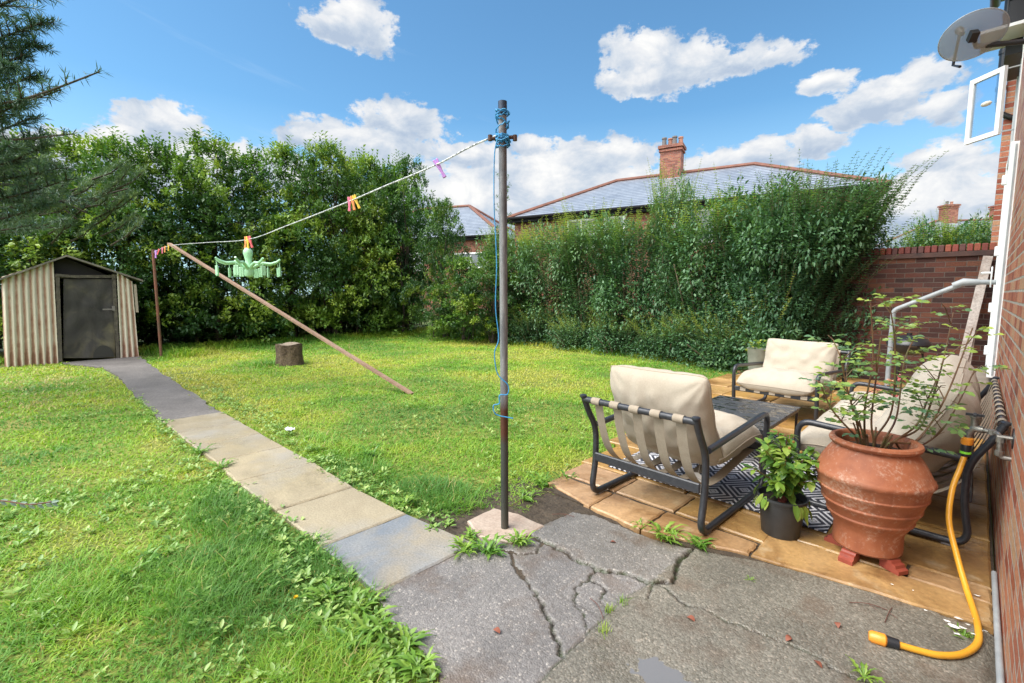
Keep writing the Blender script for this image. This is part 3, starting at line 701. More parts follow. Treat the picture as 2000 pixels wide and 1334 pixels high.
# satellite dish on the house wall
sd = thing('satellite_dish', 'grey oval satellite dish high on the brick house wall above the open window', 'satellite dish', (0, 0, 0))
d0 = Vector(ray(1900, 70)); tt = 5.3 / d0.y; DC = Vector((d0.x * tt, 5.3, H + d0.z * tt))
face = Vector((-.30, .62, .72)).normalized()
zax = face; xax = Vector((0, 0, 1)).cross(zax).normalized(); yax = zax.cross(xax); DM = Matrix((xax, yax, zax)).transposed().to_4x4(); DM.translation = DC
dish_m = pbr('dish_grey', mottled([(.3, (.36, .41, .47)), (.7, (.46, .51, .57))], 14, fine=(60, .7, 1.2)), .35)
b = MB(); b.lathe([(.001, -.035), (.08, -.033), (.16, -.024), (.225, -.008), (.245, .0), (.25, .006), (.245, .008), (.22, .002), (.15, -.016), (.07, -.026), (.001, -.028)], n=40, mat=DM @ Matrix.Diagonal((.84, .74, .8, 1)), cap=False)
dm_ = pbr('dish_mesh', (.42, .46, .50), .4); Td = NT(dm_.node_tree); tdd = Td.new('ShaderNodeBsdfTransparent'); mdd = Td.new('ShaderNodeMixShader'); mdd.inputs[0].default_value = .42
Td.l.new(Td.n['Principled BSDF'].outputs[0], mdd.inputs[1]); Td.l.new(tdd.outputs[0], mdd.inputs[2]); Td.l.new(mdd.outputs[0], Td.n['Material Output'].inputs[0])
b.build('reflector', dm_, sd, True)
b = MB(); b.tube([DM @ Vector((.208 * math.cos(a), .184 * math.sin(a), .004)) for a in np.linspace(0, 2 * math.pi, 49)[:-1]], .004, 6, closed=True); b.build('rim', dish_m, sd, True)
b = MB(); b.tube([DM @ Vector((0, -.22, -.02)), DM @ Vector((0, -.26, .10)), DM @ Vector((0, -.06, .22))], .011, 8); b.build('arm', dark_pl, sd, True)
b = MB(); p_ = DM @ Vector((0, -.05, .22)); b.lathe([(.001, -.05), (.018, -.045), (.022, 0), (.03, .02), (.026, .045), (.001, .05)], n=14, mat=Matrix.Translation(p_) @ DM.to_3x3().to_4x4()); b.build('receiver', dark_pl, sd, True)
b = MB(); b.tube([DM @ Vector((0, 0, -.03)), Vector((DC.x + .02, DC.y + .10, DC.z - .05)), Vector((.17, DC.y + .16, DC.z - .10))], .02, 10); b.box((.16, DC.y + .16, DC.z - .10), (.03, .12, .16)); b.box((.02, .02, -.05), (.05, .07, .06), 0, 0, DM); b.build('bracket', dark_pl, sd, True)

# grab rail by the door
rail = thing('grab_rail', 'pale grey tubular grab rail bent from a post on the patio to the back door', 'handrail', (-.64, 6.6, 0))
pr = [AY(1742, 640, 6.6), AY(1745, 606, 6.6), AY(1888, 551, 6.6), AY(1936, 552, 6.6)]
o_ = Vector((-.64, 6.6, 0)); pts = [(pr[0].x, 6.6, .0), (pr[1].x, 6.6, pr[1].z), (pr[2].x, 6.6, pr[2].z), (WX - .05, 6.6, pr[2].z - .005)]
b = MB(); b.tube([Vector(p) - o_ for p in rounded([pts[0], pts[1], pts[2]], .05)], .024, 12); b.tube([Vector(p) - o_ for p in rounded([pts[1], pts[2], pts[3]], .08)][3:], .024, 12); b.build('rail', grey_paint, rail, True)
b = MB(); b.tube([Vector((pts[2][0] - .10, 6.6, pts[2][2] - .035)) - o_, Vector((pts[2][0] - .02, 6.6, pts[2][2])) - o_, Vector((pts[2][0] + .09, 6.6, pts[2][2] - .002)) - o_], [.030, .040, .030], 14); b.build('elbow', grey_paint, rail, True)
b = MB(); b.lathe([(.06, 0), (.06, .012), (.03, .02)], (0, 0, 0), 16); b.build('base_plate', grey_paint, rail, True)

# outside tap
brass = pbr('tap_metal', mottled([(.3, (.16, .15, .13)), (.7, (.32, .31, .29))], 30), .38, .7)
tp = thing('garden_tap', 'weathered metal garden tap on its pipe out of the brick wall', 'tap', (WX, 3.28, .70))
def TL(x, y, z): return (x - WX, y - 3.28, z - .70)
b = MB(); b.tube([TL(*p) for p in rounded([(WX, 3.20, .615), (.13, 3.20, .615), (.125, 3.20, .71), (.12, 3.27, .715), (.06, 3.30, .715)], .02)], .011, 10)
b.tube([TL(WX, 3.20, .715), TL(.115, 3.20, .715)], .010, 8)
for c in ((.128, 3.20, .635), (.128, 3.20, .70), (.10, 3.28, .715)): b.lathe([(.016, -.012), (.016, .012)], TL(*c), 8)
b.build('pipe', brass, tp, True)
b = MB(); b.tube([TL(.07, 3.30, .715), TL(.035, 3.31, .715), TL(.02, 3.31, .69), TL(.018, 3.31, .655)], [.017, .019, .017, .015], 12); b.lathe([(.014, 0), (.014, .045), (.02, .05), (.02, .06)], TL(.035, 3.31, .72), 12); b.build('spout', brass, tp, True)
b = MB(); b.bar(TL(.0, 3.31, .785), TL(.07, 3.31, .785), .012, .012); b.bar(TL(.035, 3.28, .785), TL(.035, 3.34, .785), .012, .012); b.build('tap_handle', dark_pl, tp)
b = MB(); b.lathe([(.001, 0), (.05, 0), (.05, .008), (.001, .008)], (0, 0, 0), 14, mat=Matrix.Translation(TL(WX - .004, 3.20, .715)) @ Matrix.Rotation(R(90), 4, 'Y')); b.build('wall_plate', dark_pl, tp, True)
# hose
hm = pbr('hose_yellow', mottled([(.3, (.60, .27, .02)), (.7, (.72, .36, .03))], 5), .35)
orange = pbr('hose_orange', (.80, .30, .03), .35); lime = pbr('lime_ring', (.25, .75, .05), .4)
hp = [(.012, 3.31, .565), (.0, 3.28, .50), (-.02, 3.22, .40), (-.02, 3.12, .27), (.02, 3.0, .15), (.06, 2.88, .06), (.085, 2.78, .025), (.10, 2.66, .019), (.10, 2.52, .019), (.06, 2.40, .019), (-.0, 2.33, .019), (-.06, 2.30, .020), (-.13, 2.275, .024)]
hose = thing('garden_hose', 'yellow garden hose hanging from the tap and trailing onto the tarmac', 'hose', (.012, 3.31, 0))
hl = lambda p: (p[0] - .012, p[1] - 3.31, p[2])
b = MB(); b.tube([hl(p) for p in spline(hp, 10)], .0125, 12); b.build('tubing', hm, hose, True)
b = MB(); b.lathe([(.021, .0), (.025, .006), (.025, .034), (.019, .04)], hl((.016, 3.31, .625)), 18); b.build('tap_connector', orange, hose, True)
b = MB(); b.lathe([(.017, -.012), (.021, 0), (.021, .042), (.019, .05)], hl((.014, 3.31, .575)), 18); b.build('collar', dark_pl, hose, True)
b = MB(); b.lathe([(.0225, 0), (.0225, .012)], hl((.014, 3.31, .578)), 18, ); b.build('ring', lime, hose, True)
e0 = Vector(hl((-.13, 2.275, .024))); ed = Vector((-.9, -.22, .0)).normalized()
b = MB(); b.tube([e0 - ed * .01, e0 + ed * .028], [.019, .021], 12); b.build('nut', dark_pl, hose, True)
b = MB(); b.tube([e0 + ed * .028, e0 + ed * .034, e0 + ed * .075, e0 + ed * .085], [.018, .024, .023, .017], 14); b.build('end_connector', orange, hose, True)

# brick garden wall
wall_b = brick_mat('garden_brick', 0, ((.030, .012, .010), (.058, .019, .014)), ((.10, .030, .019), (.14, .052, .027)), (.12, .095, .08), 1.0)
gw = thing('garden_wall', 'dark red brick garden wall with an upright brick coping behind the patio', 'wall', (-1.6, 9.4, 0))
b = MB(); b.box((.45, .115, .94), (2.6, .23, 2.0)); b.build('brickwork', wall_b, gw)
b = MB(); b.box((.45, .115, 1.975), (2.6, .30, .07), bev=.004); b.build('course', pbr('wet_brick', mottled([(.3, (.035, .02, .018)), (.7, (.09, .04, .03))], 8), .7), gw)
cbs = [pbr('coping_%d' % i, mottled([(.3, tuple(.75 * k for k in c)), (.7, c)], 25), .75) for i, c in enumerate([(.26, .06, .045), (.20, .05, .04), (.30, .085, .05), (.12, .05, .045), (.16, .045, .04)])]
b = MB(); xx = -.84
while xx < 1.72:
    b.box((xx + .034, .115, 2.063 + random.uniform(-.003, .003)), (.066, .24, .105), 0, random.choice([0, 1, 2, 3, 4, 0, 2]), bev=.008); xx += .076
b.build('coping', cbs, gw)

# weathered boards leaning in the corner
board_m = pbr('weathered_board', lambda T, v: T.mix(1.0, T.ramp(T.noise(v, 6, 5, .6), [(.3, (.30, .24, .20)), (.6, (.47, .43, .40))]), T.ramp(T.noise(v, 40, 4, .7), [(.35, (.7,) * 3), (.6, (1.1,) * 3)]), 'MULTIPLY'), .8)
for (pa, pb, w, lab) in (((1930, 500), (1868, 745), .10, 'wide weathered pale board leaning in the corner of the brick wall'), ((1912, 580), (1884, 735), .06, 'narrow pale board leaning below the wide one by the brick wall')):
    a = AY(*pa, 9.33); c = AY(*pb, 9.0); c.z = .03
    b = MB(); b.bar(a, c, w, .025, up=(0, 1, 0)); tag(b.build('wooden_board', board_m), lab, 'board', 'boards leaning on the garden wall')
# black bowl barbecue by the wall
kb = thing('kettle_barbecue', 'small black lidded bowl barbecue standing by the garden wall behind the sofa', 'barbecue', (-.62, 8.3, 0))
b = MB(); b.lathe([(.001, .56), (.10, .57), (.19, .62), (.235, .70), (.24, .715), (.001, .715)], n=28); b.build('bowl', dark_pl, kb, True)
b = MB(); b.lathe([(.245, .716), (.24, .74), (.18, .80), (.08, .835), (.03, .84), (.03, .87), (.001, .875)], n=28); b.build('lid', dark_pl, kb, True)
for k in range(3):
    a = k * 2.09; b = MB(); b.tube([(.15 * math.cos(a), .15 * math.sin(a), .6), (.24 * math.cos(a), .24 * math.sin(a), .018)], .012, 8); b.build('leg', dark_pl, kb, True)

# ================================================================== SHED
SX = -13.2
shed = thing('garden_shed', 'small shed of rusty cream corrugated iron with a dark sheeted door', 'shed', (SX, .4, 0))
def SP(px, py, dx=0.0):
    p = AX(px, py, SX); return Vector((dx, p.y - .4, p.z))
def corr_col(T, vec):
    sp = T.new('ShaderNodeSeparateXYZ'); T.l.new(vec, sp.inputs[0])
    n = T.noise(vec, 5, 6, .65, .4); at = T.new('ShaderNodeAttribute', attribute_name='r')
    k = T.math('ADD', T.math('MULTIPLY', at.outputs['Fac'], .55), T.math('MULTIPLY', n, .6)); k = T.math('ADD', k, T.maprange(sp.outputs[2], .45, .0, 0, .25))
    return T.ramp(k, [(.30, (.56, .53, .43)), (.62, (.54, .48, .38)), (.78, (.40, .25, .18)), (.98, (.22, .11, .07))])
corr_m = pbr('corrugated_iron', corr_col, .6, bump=(60, .2, .004))
def corrugated(name, tl, bl, tr, br, pitch, amp, parent, mat):
    "sheet between four corners in the plane x = 0, waves along y"
    w = ((tr - tl).length + (br - bl).length) / 2; n = max(8, int(w / pitch * 12)); V = []; F = []; r_ = []; K = 14
    ph0 = random.random() * 6
    for i in range(n + 1):
        s = i / n; c = math.cos(2 * math.pi * s * w / pitch + ph0)
        for k in range(K + 1):
            t = k / K; p = (bl.lerp(br, s)).lerp(tl.lerp(tr, s), t)
            V.append((p.x + amp * c, p.y, p.z)); r_.append(.5 - .5 * c)
    for i in range(n):
        for k in range(K): o = i * (K + 1) + k; F.append((o, o + K + 1, o + K + 2, o + 1))
    n0 = len(V); V2 = [(x - .004, y, z) for x, y, z in V]
    F2 = [(d + n0, c + n0, b_ + n0, a + n0) for a, b_, c, d in F]
    return mesh_np(name, V + V2, np.array(F + F2), mat, parent, {'r': r_ + r_}, smooth=True)
apex = SP(130, 498); lw = SP(3, 543); lwb = SP(10, 722); 
a1, a2, a3, a4 = SP(2, 541), SP(9, 724), SP(104, 509), SP(114, 712)
o1 = corrugated('wall', a1, a2, a3, a4, .105, .020, shed, corr_m); o1['label'] = 'cream corrugated iron wall panel left of the door, streaked with rust'
b1, b2, b3, b4 = SP(228, 531), SP(236, 702), SP(258, 550), SP(271, 698)
o1 = corrugated('wall', b1, b2, b3, b4, .105, .020, shed, corr_m); o1['label'] = 'narrow cream corrugated iron panel right of the door'
post_m = pbr('old_timber', mottled([(.3, (.055, .048, .036)), (.7, (.13, .115, .085))], 12, fine=(70, .6, 1.2)), .85, bump=(50, .6, .01))
b = MB()
for t, bo, w in ((SP(112, 535), SP(118, 706), .085), (SP(222, 535), SP(231, 703), .075)): b.bar(bo + Vector((-.03, 0, 0)), t + Vector((-.03, 0, 0)), .06, w, up=(1, 0, 0))
b.bar(SP(104, 540) + Vector((-.03, 0, .0)), SP(232, 540) + Vector((-.03, 0, 0)), .05, .06, up=(0, 0, 1)); b.build('door_frame', post_m, shed)
dm = pbr('door_sheet', lambda T, v: T.ramp(T.math('ADD', T.math('ADD', T.noise(v, 2.2, 3, .5, .8), T.maprange(T.new_z(v), .85, .0, 0, .22)), T.math('MULTIPLY', T.noise(v, 25, 4, .6), .12)), [(.42, (.022, .021, .02)), (.62, (.040, .037, .033)), (.76, (.085, .078, .05)), (.95, (.17, .15, .085))]), .6, bump=(3, .5, .04))
V = []; F = []
tl, bl, tr, br = SP(124, 545), SP(124, 700), SP(221, 545), SP(226, 699)
n = 18
for i in range(n + 1):
    for k in range(n + 1):
        s, t = i / n, k / n; p = bl.lerp(br, s).lerp(tl.lerp(tr, s), t); V.append((-.05 + .03 * mn.noise(Vector((s * 3, t * 3, 4))) + .02 * mn.noise(Vector((s * 7, t * 7, 1))), p.y, p.z))
for i in range(n):
    for k in range(n): o = i * (n + 1) + k; F.append((o, o + n + 1, o + n + 2, o + 1))
n0 = len(V); V += [(x - .03, y, z) for x, y, z in V]; F += [(d + n0, c + n0, b_ + n0, a + n0) for a, b_, c, d in F]
dr = mesh_np('door', V, np.array(F), dm, shed, smooth=True)
b = MB(); c = SP(203, 699); n_ = 14; b.add([(-.012, c.y + .17 * math.cos(math.pi * j / n_), c.z + .01 + .26 * math.sin(math.pi * j / n_)) for j in range(n_ + 1)] + [(-.03, c.y + .17 * math.cos(math.pi * j / n_), c.z + .01 + .26 * math.sin(math.pi * j / n_)) for j in range(n_ + 1)], [tuple(range(n_ + 1))] + [(j, j + 1, n_ + 2 + j, n_ + 1 + j) for j in range(n_)]); b.build('door_hole', pbr('hole_dark', (.03, .03, .024), .7), dr)  # flat dark sheet, its colour stands for the shade inside the door's hole
b = MB(); c = SP(216, 604); b.bar(c + Vector((.01, -.13, 0)), c + Vector((.01, .05, .0)), .012, .03); b.box(c + Vector((.0, .05, .02)), (.03, .05, .10)); b.build('latch', pbr('galvanised', (.20, .19, .18), .5, .5), dr)
b = MB(); b.bar(SP(110, 537) + Vector((.02, 0, 0)), SP(155, 541) + Vector((.02, 0, 0)), .02, .05); b.build('lintel_board', post_m, shed)
# dark gable, side and back walls, roof
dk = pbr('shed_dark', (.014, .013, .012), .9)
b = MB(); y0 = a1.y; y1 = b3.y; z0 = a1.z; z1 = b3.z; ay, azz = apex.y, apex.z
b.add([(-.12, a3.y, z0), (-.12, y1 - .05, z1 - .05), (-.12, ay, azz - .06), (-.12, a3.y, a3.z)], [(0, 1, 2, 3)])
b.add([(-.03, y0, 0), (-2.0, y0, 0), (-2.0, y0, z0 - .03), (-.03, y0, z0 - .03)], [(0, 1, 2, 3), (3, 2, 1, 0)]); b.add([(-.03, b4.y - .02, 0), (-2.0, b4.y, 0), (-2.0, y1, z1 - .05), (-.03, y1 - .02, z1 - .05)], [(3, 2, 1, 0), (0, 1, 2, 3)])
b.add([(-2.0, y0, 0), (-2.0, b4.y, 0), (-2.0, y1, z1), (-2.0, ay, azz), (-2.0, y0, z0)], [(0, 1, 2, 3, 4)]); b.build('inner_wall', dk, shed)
roof_m = pbr('shed_roof', mottled([(.3, (.10, .09, .075)), (.7, (.22, .20, .16))], 8), .8, bump=(30, .5, .01))
b = MB(); e1 = SP(-12, 548); e2 = SP(278, 547)
for e, f in ((e1, apex), (apex, e2)):
    q = [Vector((.10, e.y, e.z)), Vector((.10, f.y, f.z)), Vector((-2.2, f.y, f.z)), Vector((-2.2, e.y, e.z))]; dn = Vector((0, 0, -.035))
    b.add(q + [p + dn for p in q], [(0, 1, 2, 3), (7, 6, 5, 4), (0, 4, 5, 1), (1, 5, 6, 2), (2, 6, 7, 3), (3, 7, 4, 0)])
b.build('roof', roof_m, shed)
b = MB(); p = b3 + Vector((-.01, .03, 0)); b.box((-.02, b3.y + .045, 1.30), (.03, .05, .62)); b.build('corner_strip', pbr('pale_strip', (.38, .33, .26), .7), shed)

# ================================================================== CLOTHES LINE
LY = 1.80
post = thing('clothes_post', 'tall grey steel washing line post with a rusty foot in the middle of the garden', 'clothes post', (-1.89, 1.83, 0))
def post_col(T, vec):
    sp = T.new('ShaderNodeSeparateXYZ'); T.l.new(vec, sp.inputs[0]); z = sp.outputs[2]
    st = T.new('ShaderNodeMapping'); T.l.new(vec, st.inputs[0]); st.inputs['Scale'].default_value = (14, 14, 2.2)
    g = T.ramp(T.noise(st.outputs[0], 1.6, 6, .6), [(.3, (.075, .08, .09)), (.48, (.16, .165, .175)), (.60, (.27, .275, .28)), (.75, (.13, .10, .09))])
    r = T.ramp(T.noise(st.outputs[0], 2, 5, .6), [(.35, (.035, .04, .035)), (.6, (.06, .06, .05)), (.75, (.09, .05, .03))])
    lo = T.maprange(T.math('ADD', z, T.math('MULTIPLY', T.noise(vec, 14, 4, .6), .14)), .72, .80)
    hi = T.maprange(z, 2.36, 2.365)
    c = T.mix(lo, r, g); c = T.mix(T.maprange(T.math('ABSOLUTE', T.math('SUBTRACT', z, .66)), .13, .07), c, (.085, .03, .016))
    return T.mix(hi, c, (.03, .05, .09))
b = MB(); lean = -.013; b.tube([(0, 0, -.05), (lean * .2, 0, .5), (lean, 0, 2.39)], .0225, 20); b.tube([(lean, 0, 2.375), (lean, 0, 2.44)], .0245, 20)
b.build('pole', pbr('post_steel', post_col, .55, .15, bump=(45, .3, .004)), post, True)
b = MB(); b.tube([(lean - .07 * RT[0], -.07 * RT[1], 2.245), (lean + .07 * RT[0], .07 * RT[1], 2.255)], .010, 10); b.tube([(lean - .068 * RT[0], -.068 * RT[1], 2.235), (lean - .068 * RT[0], -.068 * RT[1], 2.265)], .012, 8); b.tube([(lean + .068 * RT[0], .068 * RT[1], 2.235), (lean + .068 * RT[0], .068 * RT[1], 2.265)], .012, 8); b.build('cleat', pbr('rusty_iron', (.07, .035, .025), .8), post, True)
rope_m = pbr('blue_rope', mottled([(.3, (.02, .19, .45)), (.7, (.05, .34, .62))], 60), .6)
rp = thing('blue_rope', 'thin blue rope wound round the top of the steel post and hanging down beside it', 'rope', (-1.89, 1.83, 2.3))
b = MB(); q = []
for i in range(150):
    t = i / 149; a = t * 2 * math.pi * 8; r_ = .027 + .006 * random.random() + .008 * abs(math.sin(t * 9)); z = -.10 + .19 * (.5 + .5 * math.sin(t * 7.5)) + random.uniform(-.008, .008); q.append((lean + r_ * math.cos(a), r_ * math.sin(a), z))
b.tube(q, .0038, 5)
q = []
for i in range(46):
    a = i * .9; r_ = .030 + .018 * random.random(); q.append((lean + r_ * math.cos(a) * 1.3 * RT[0], r_ * math.sin(a) + .0, -.06 + random.uniform(-.03, .03)))
b.tube(q, .004, 5)
b.build('knot', rope_m, rp, True)
dn = []
for px, py, off in ((975, 262, -.03), (966, 300, 0), (965, 400, 0), (968, 460, 0), (970, 520, 0), (968, 600, 0), (974, 660, 0), (966, 690, 0), (972, 730, 0), (992, 752, 0), (991, 770, 0), (976, 772, 0), (975, 788, 0), (964, 792, 0), (966, 806, 0), (976, 812, 0), (1002, 817, 0)):
    d = Vector(ray(px, py)); n_ = Vector((FW[0], FW[1], 0)); base = Vector((-1.89, 1.83, H)); t = ((base - Vector((0, 0, H))).dot(n_) - .035) / d.dot(n_)
    p = Vector((0, 0, H)) + d * t; dn.append(p - Vector((-1.89, 1.83, 2.3)))
b = MB(); b.tube(spline(dn, 8), .0033, 6); b.build('strand', rope_m, rp, True)
# the paving stone the post stands in
pst = pbr('post_stone', mottled([(.3, (.33, .245, .19)), (.7, (.44, .36, .29))], 9, fine=(70, .8, 1.1)), .6, bump=(60, .3, .004))
vs = []; fs = []; rr = []; slab_mesh(vs, fs, rr, edgy([(-2.12, 1.73), (-2.13, 1.96), (-1.96, 2.02), (-1.74, 2.02), (-1.75, 1.74), (-1.93, 1.66)], .006, 5), -.05, .016, 0)
me = bpy.data.meshes.new('paving_stone'); me.from_pydata(vs, [], fs); me.materials.append(pst); o_ = link(bpy.data.objects.new('paving_stone', me)); tag(o_, 'small pinkish paving stone set round the foot of the washing line post', 'paving stone')

fp = thing('clothes_post', 'slim rust brown clothes post standing at the far end of the lawn by the shed', 'clothes post', (AY(313, 695, 1.73).x, 1.73, 0))
fp.location.x = -12.9
b = MB(); zt = AX(313, 488, -12.9).z; b.tube([(0, 0, -.1), (0, 0, .9), (.01, .0, zt)], .028, 12); b.build('pole', pbr('rust_post', lambda T, v: T.ramp(T.noise(v, 2.2, 5, .6), [(.35, (.10, .07, .045)), (.6, (.20, .07, .04)), (.75, (.26, .09, .05))]), .8), fp, True)
b = MB(); b.tube([(0, -.06, zt - .10), (0, .06, zt - .10)], .012, 8); b.build('hook', dark_pl, fp, True)
pfar = Vector((-12.9, 1.74, zt - .06))
# the line
PT = AY(333, 479, LY)
lp = [pfar, AY(331, 480, LY), AY(400, 474, LY), AY(483, 468, LY), AY(560, 441, LY), AY(630, 414, LY), AY(690, 390, LY), AY(760, 360, LY), AY(800, 344, LY), AY(860, 318, LY), AY(920, 286, LY), Vector((-1.91, 1.82, 2.27))]
line = spline(lp, 5)
b = MB(); b.tube(line, .0052, 7)
tag(b.build('washing_line', pbr('line_rope', lambda T, v: T.ramp(T.noise(v, 70, 2, .5), [(.42, (.20, .22, .25)), (.5, (.66, .68, .70))]), .7)), 'pale twisted washing line sagging from the rusty post to the grey post', 'washing line')
prop = MB(); PF = Vector((*G(805, 767), 0)); prop.bar(PF + Vector((0, 0, -.02)), PT + Vector((0, -.02, .03)), .07, .032, up=(0, 0, 1))
tag(prop.build('clothes_prop', pbr('prop_wood', lambda T, v: T.mix(1.0, T.ramp(T.noise(v, 2.5, 5, .6), [(.3, (.22, .13, .085)), (.7, (.36, .24, .165))]), T.ramp(T.noise(v, 30, 4, .7), [(.35, (.75,) * 3), (.6, (1.1,) * 3)]), 'MULTIPLY'), .7)), 'long brown wooden clothes prop slanting from the lawn up to the line', 'clothes prop')
# pegs
pegc = {'pink': (.80, .20, .32), 'orange': (.85, .32, .10), 'yellow': (.85, .58, .06), 'violet': (.55, .28, .72), 'navy': (.03, .04, .20), 'red': (.80, .13, .14)}
def peg(p, c, tilt, lab, L=.085, s=1.0):
    root = thing('clothes_peg', lab, 'clothes peg', p, 0, 'pegs clipped along the washing line')
    m = pbr('peg_' + c, pegc[c], .45)
    for k in (-1, 1):
        b = MB(); M_ = Matrix.Rotation(tilt, 4, Vector((FW[0], FW[1], 0))) @ Matrix.Rotation(R(5 * k), 4, 'Z') @ Matrix.Rotation(R(7) * k, 4, Vector((FW[0], FW[1], 0)))
        b.box((k * .006 * RT[0] * s, k * .006 * RT[1] * s, -L * .38 * s), (.011 * s, .011 * s, L * s), YAW, 0, M_, bev=.003); b.build('jaw', m, root)
def online(px):
    best = min(line, key=lambda q: abs(proj(q)[0] - px)); return best
def proj(q):
    a = q[0] * FW[0] + q[1] * FW[1]; r_ = q[0] * RT[0] + q[1] * RT[1]; z = q[2] - H; d = a * math.cos(PITCH) - z * math.sin(PITCH); v = a * math.sin(PITCH) + z * math.cos(PITCH)
    return (1000 + FPX * r_ / d, 667 - FPX * v / d)
pg = [(683, 'pink', .04, 1.35, 'pink peg at the left of the upper trio on the line'), (688, 'orange', -.16, 1.35, 'orange peg in the middle of the upper trio on the line'), (692, 'yellow', -.42, 1.35, 'yellow peg splayed at the right of the upper trio on the line'),
      (481, 'orange', .15, 1.7, 'orange peg clipped on the line above the sock dryer'), (484, 'yellow', .0, 1.7, 'yellow peg in the middle of the bunch above the sock dryer'), (487, 'red', -.25, 1.7, 'red peg at the right of the bunch above the sock dryer'),
      (852, 'violet', -.5, 1.5, 'pale violet peg highest on the line near the grey post'),
      (331, 'yellow', .1, 1.5, 'yellow peg just under the top of the wooden prop'), (327, 'orange', .1, 1.5, 'orange peg beside the yellow one near the prop top'), (324, 'pink', .1, 1.5, 'pink peg on the line between rusty post and prop'), (320, 'red', .4, 1.5, 'red peg nearest the rusty post'),
      (316, 'violet', .1, 2.0, 'violet peg hanging at the head of the rusty post'), (313, 'navy', .5, 1.4, 'dark navy peg tied at the head of the rusty post')]
for px, c, tl_, s, lab in pg:
    q = online(px); x_ = proj(q); 
    if px < 332:
        t = (px - 313) / 20; q = pfar.lerp(PT, t) + Vector((0, 0, -.02 * (1 - t)))
    else:
        i = min(range(len(line) - 1), key=lambda i: abs((proj(line[i])[0] + proj(line[i + 1])[0]) / 2 - px)); xa, xb = proj(line[i])[0], proj(line[i + 1])[0]; t = (px - xa) / (xb - xa + 1e-6); q = line[i].lerp(line[i + 1], t)
    peg(q + Vector((0, 0, .02)), c, tl_, lab, s=s)
# octopus sock dryer
mint = pbr('mint_plastic', (.40, .70, .44), .35)
dq = AY(483, 472, LY); sd_s = 1.0
dry = thing('sock_dryer', 'mint green octopus sock dryer with hanging pegs under the washing line', 'sock dryer', (dq.x, dq.y, dq.z - .07))
b = MB(); b.lathe([(.004, .0), (.03, -.01), (.052, -.04), (.055, -.075), (.045, -.11), (.036, -.16), (.04, -.21), (.055, -.26), (.062, -.31), (.05, -.35), (.02, -.365)], n=20); b.build('body', mint, dry, True)
b = MB(); b.tube([(0, 0, -.005), (0, 0, .06)], .006, 8); b.tube(rounded([(0, 0, .05), (.03 * RT[0], .03 * RT[1], .07), (0, 0, .10), (-.02 * RT[0], -.02 * RT[1], .08)], .02), .005, 6); b.build('hook', mint, dry, True)
for k in range(8):
    a = k * math.pi / 4 + .15; c, s = math.cos(a), math.sin(a); L = .37
    b = MB(); b.tube([(c * u * L, s * u * L, z) for u, z in ((.08, -.27), (.25, -.22), (.45, -.19), (.7, -.20), (.9, -.175), (1.0, -.145))], [.022, .020, .018, .017, .016, .012], 8); arm_o = b.build('arm', mint, dry, True)
    for u in ((.98, .6) if k % 2 else (.98,)):
        b = MB(); p = Vector((c * u * L, s * u * L, -.185 if u > .9 else -.20)); b.tube([p, p + Vector((0, 0, -.05))], .004, 6)
        for j in (-1, 1): b.box((p.x + j * .014 * -s, p.y + j * .014 * c, p.z - .11), (.026, .014, .115), a + math.pi / 2, 0, bev=.003)
        b.build('clip', mint, arm_o)

# tree stump
bark = pbr('stump_bark', lambda T, v: T.mix(1.0, T.ramp(T.noise(v, 4, 6, .65), [(.3, (.055, .035, .022)), (.55, (.13, .09, .055)), (.75, (.20, .16, .10))]), T.ramp(T.noise(v, 35, 4, .7), [(.35, (.55,) * 3), (.65, (1.2,) * 3)]), 'MULTIPLY'), .9, bump=(22, 1.0, .04))
stp = G(557, 713); st = thing('tree_stump', 'short sawn tree stump standing on the far lawn', 'tree stump', (stp[0] - .15, stp[1] + .15, 0))
n = 40; vs = []; fs = []
prof = [(.27, -.05), (.25, .05), (.235, .2), (.24, .36), (.235, .40)]
for k, (r_, z) in enumerate(prof):
    for j in range(n):
        a = 2 * math.pi * j / n; q = r_ * (1 + .13 * mn.noise(Vector((math.cos(a) * 2.2, math.sin(a) * 2.2, z * 1.5))) + .05 * mn.noise(Vector((math.cos(a) * 8, math.sin(a) * 8, z * 2)))); vs.append((q * math.cos(a), q * math.sin(a), z + (.03 * math.sin(a * 3) * (k == 4)) * .5))
for k in range(len(prof) - 1):
    for j in range(n): fs.append((k * n + j, k * n + (j + 1) % n, (k + 1) * n + (j + 1) % n, (k + 1) * n + j))
b = MB(); b.add(vs, fs); b.build('trunk', bark, st, True)
b = MB(); top = vs[-n:]; b.add([(x * .99, y * .99, z + .002) for x, y, z in top], [tuple(range(n))]); b.build('cut_top', pbr('cut_wood', mottled([(.3, (.16, .12, .085)), (.7, (.27, .22, .16))], 12), .85), st)

# ================================================================== FURNITURE
metal = pbr('powder_coat', mottled([(.3, (.028, .030, .036)), (.7, (.05, .052, .06))], 40), .32, .2, bump=(260, .25, .002))
def fab_bump(T, vec):
    w1 = T.new('ShaderNodeTexWave'); w1.inputs['Scale'].default_value = 180; T.l.new(vec, w1.inputs[0]); w2 = T.new('ShaderNodeTexWave', bands_direction='Z'); w2.inputs['Scale'].default_value = 180; T.l.new(vec, w2.inputs[0])
    return T.math('ADD', T.math('MULTIPLY', T.math('ADD', w1.outputs['Fac'], w2.outputs['Fac']), .25), T.math('MULTIPLY', T.noise(vec, 5, 5, .6), 1.4)), .35, .012
fabric = pbr('cream_canvas', mottled([(.3, (.42, .365, .29)), (.7, (.49, .435, .355))], 3, fine=(120, .93, 1.04)), .85, bump=fab_bump, spec=.2, sheen=.1)
strap_m = pbr('strap_webbing', mottled([(.3, (.30, .25, .19)), (.7, (.36, .305, .235))], 20, fine=(150, .85, 1.05)), .8)

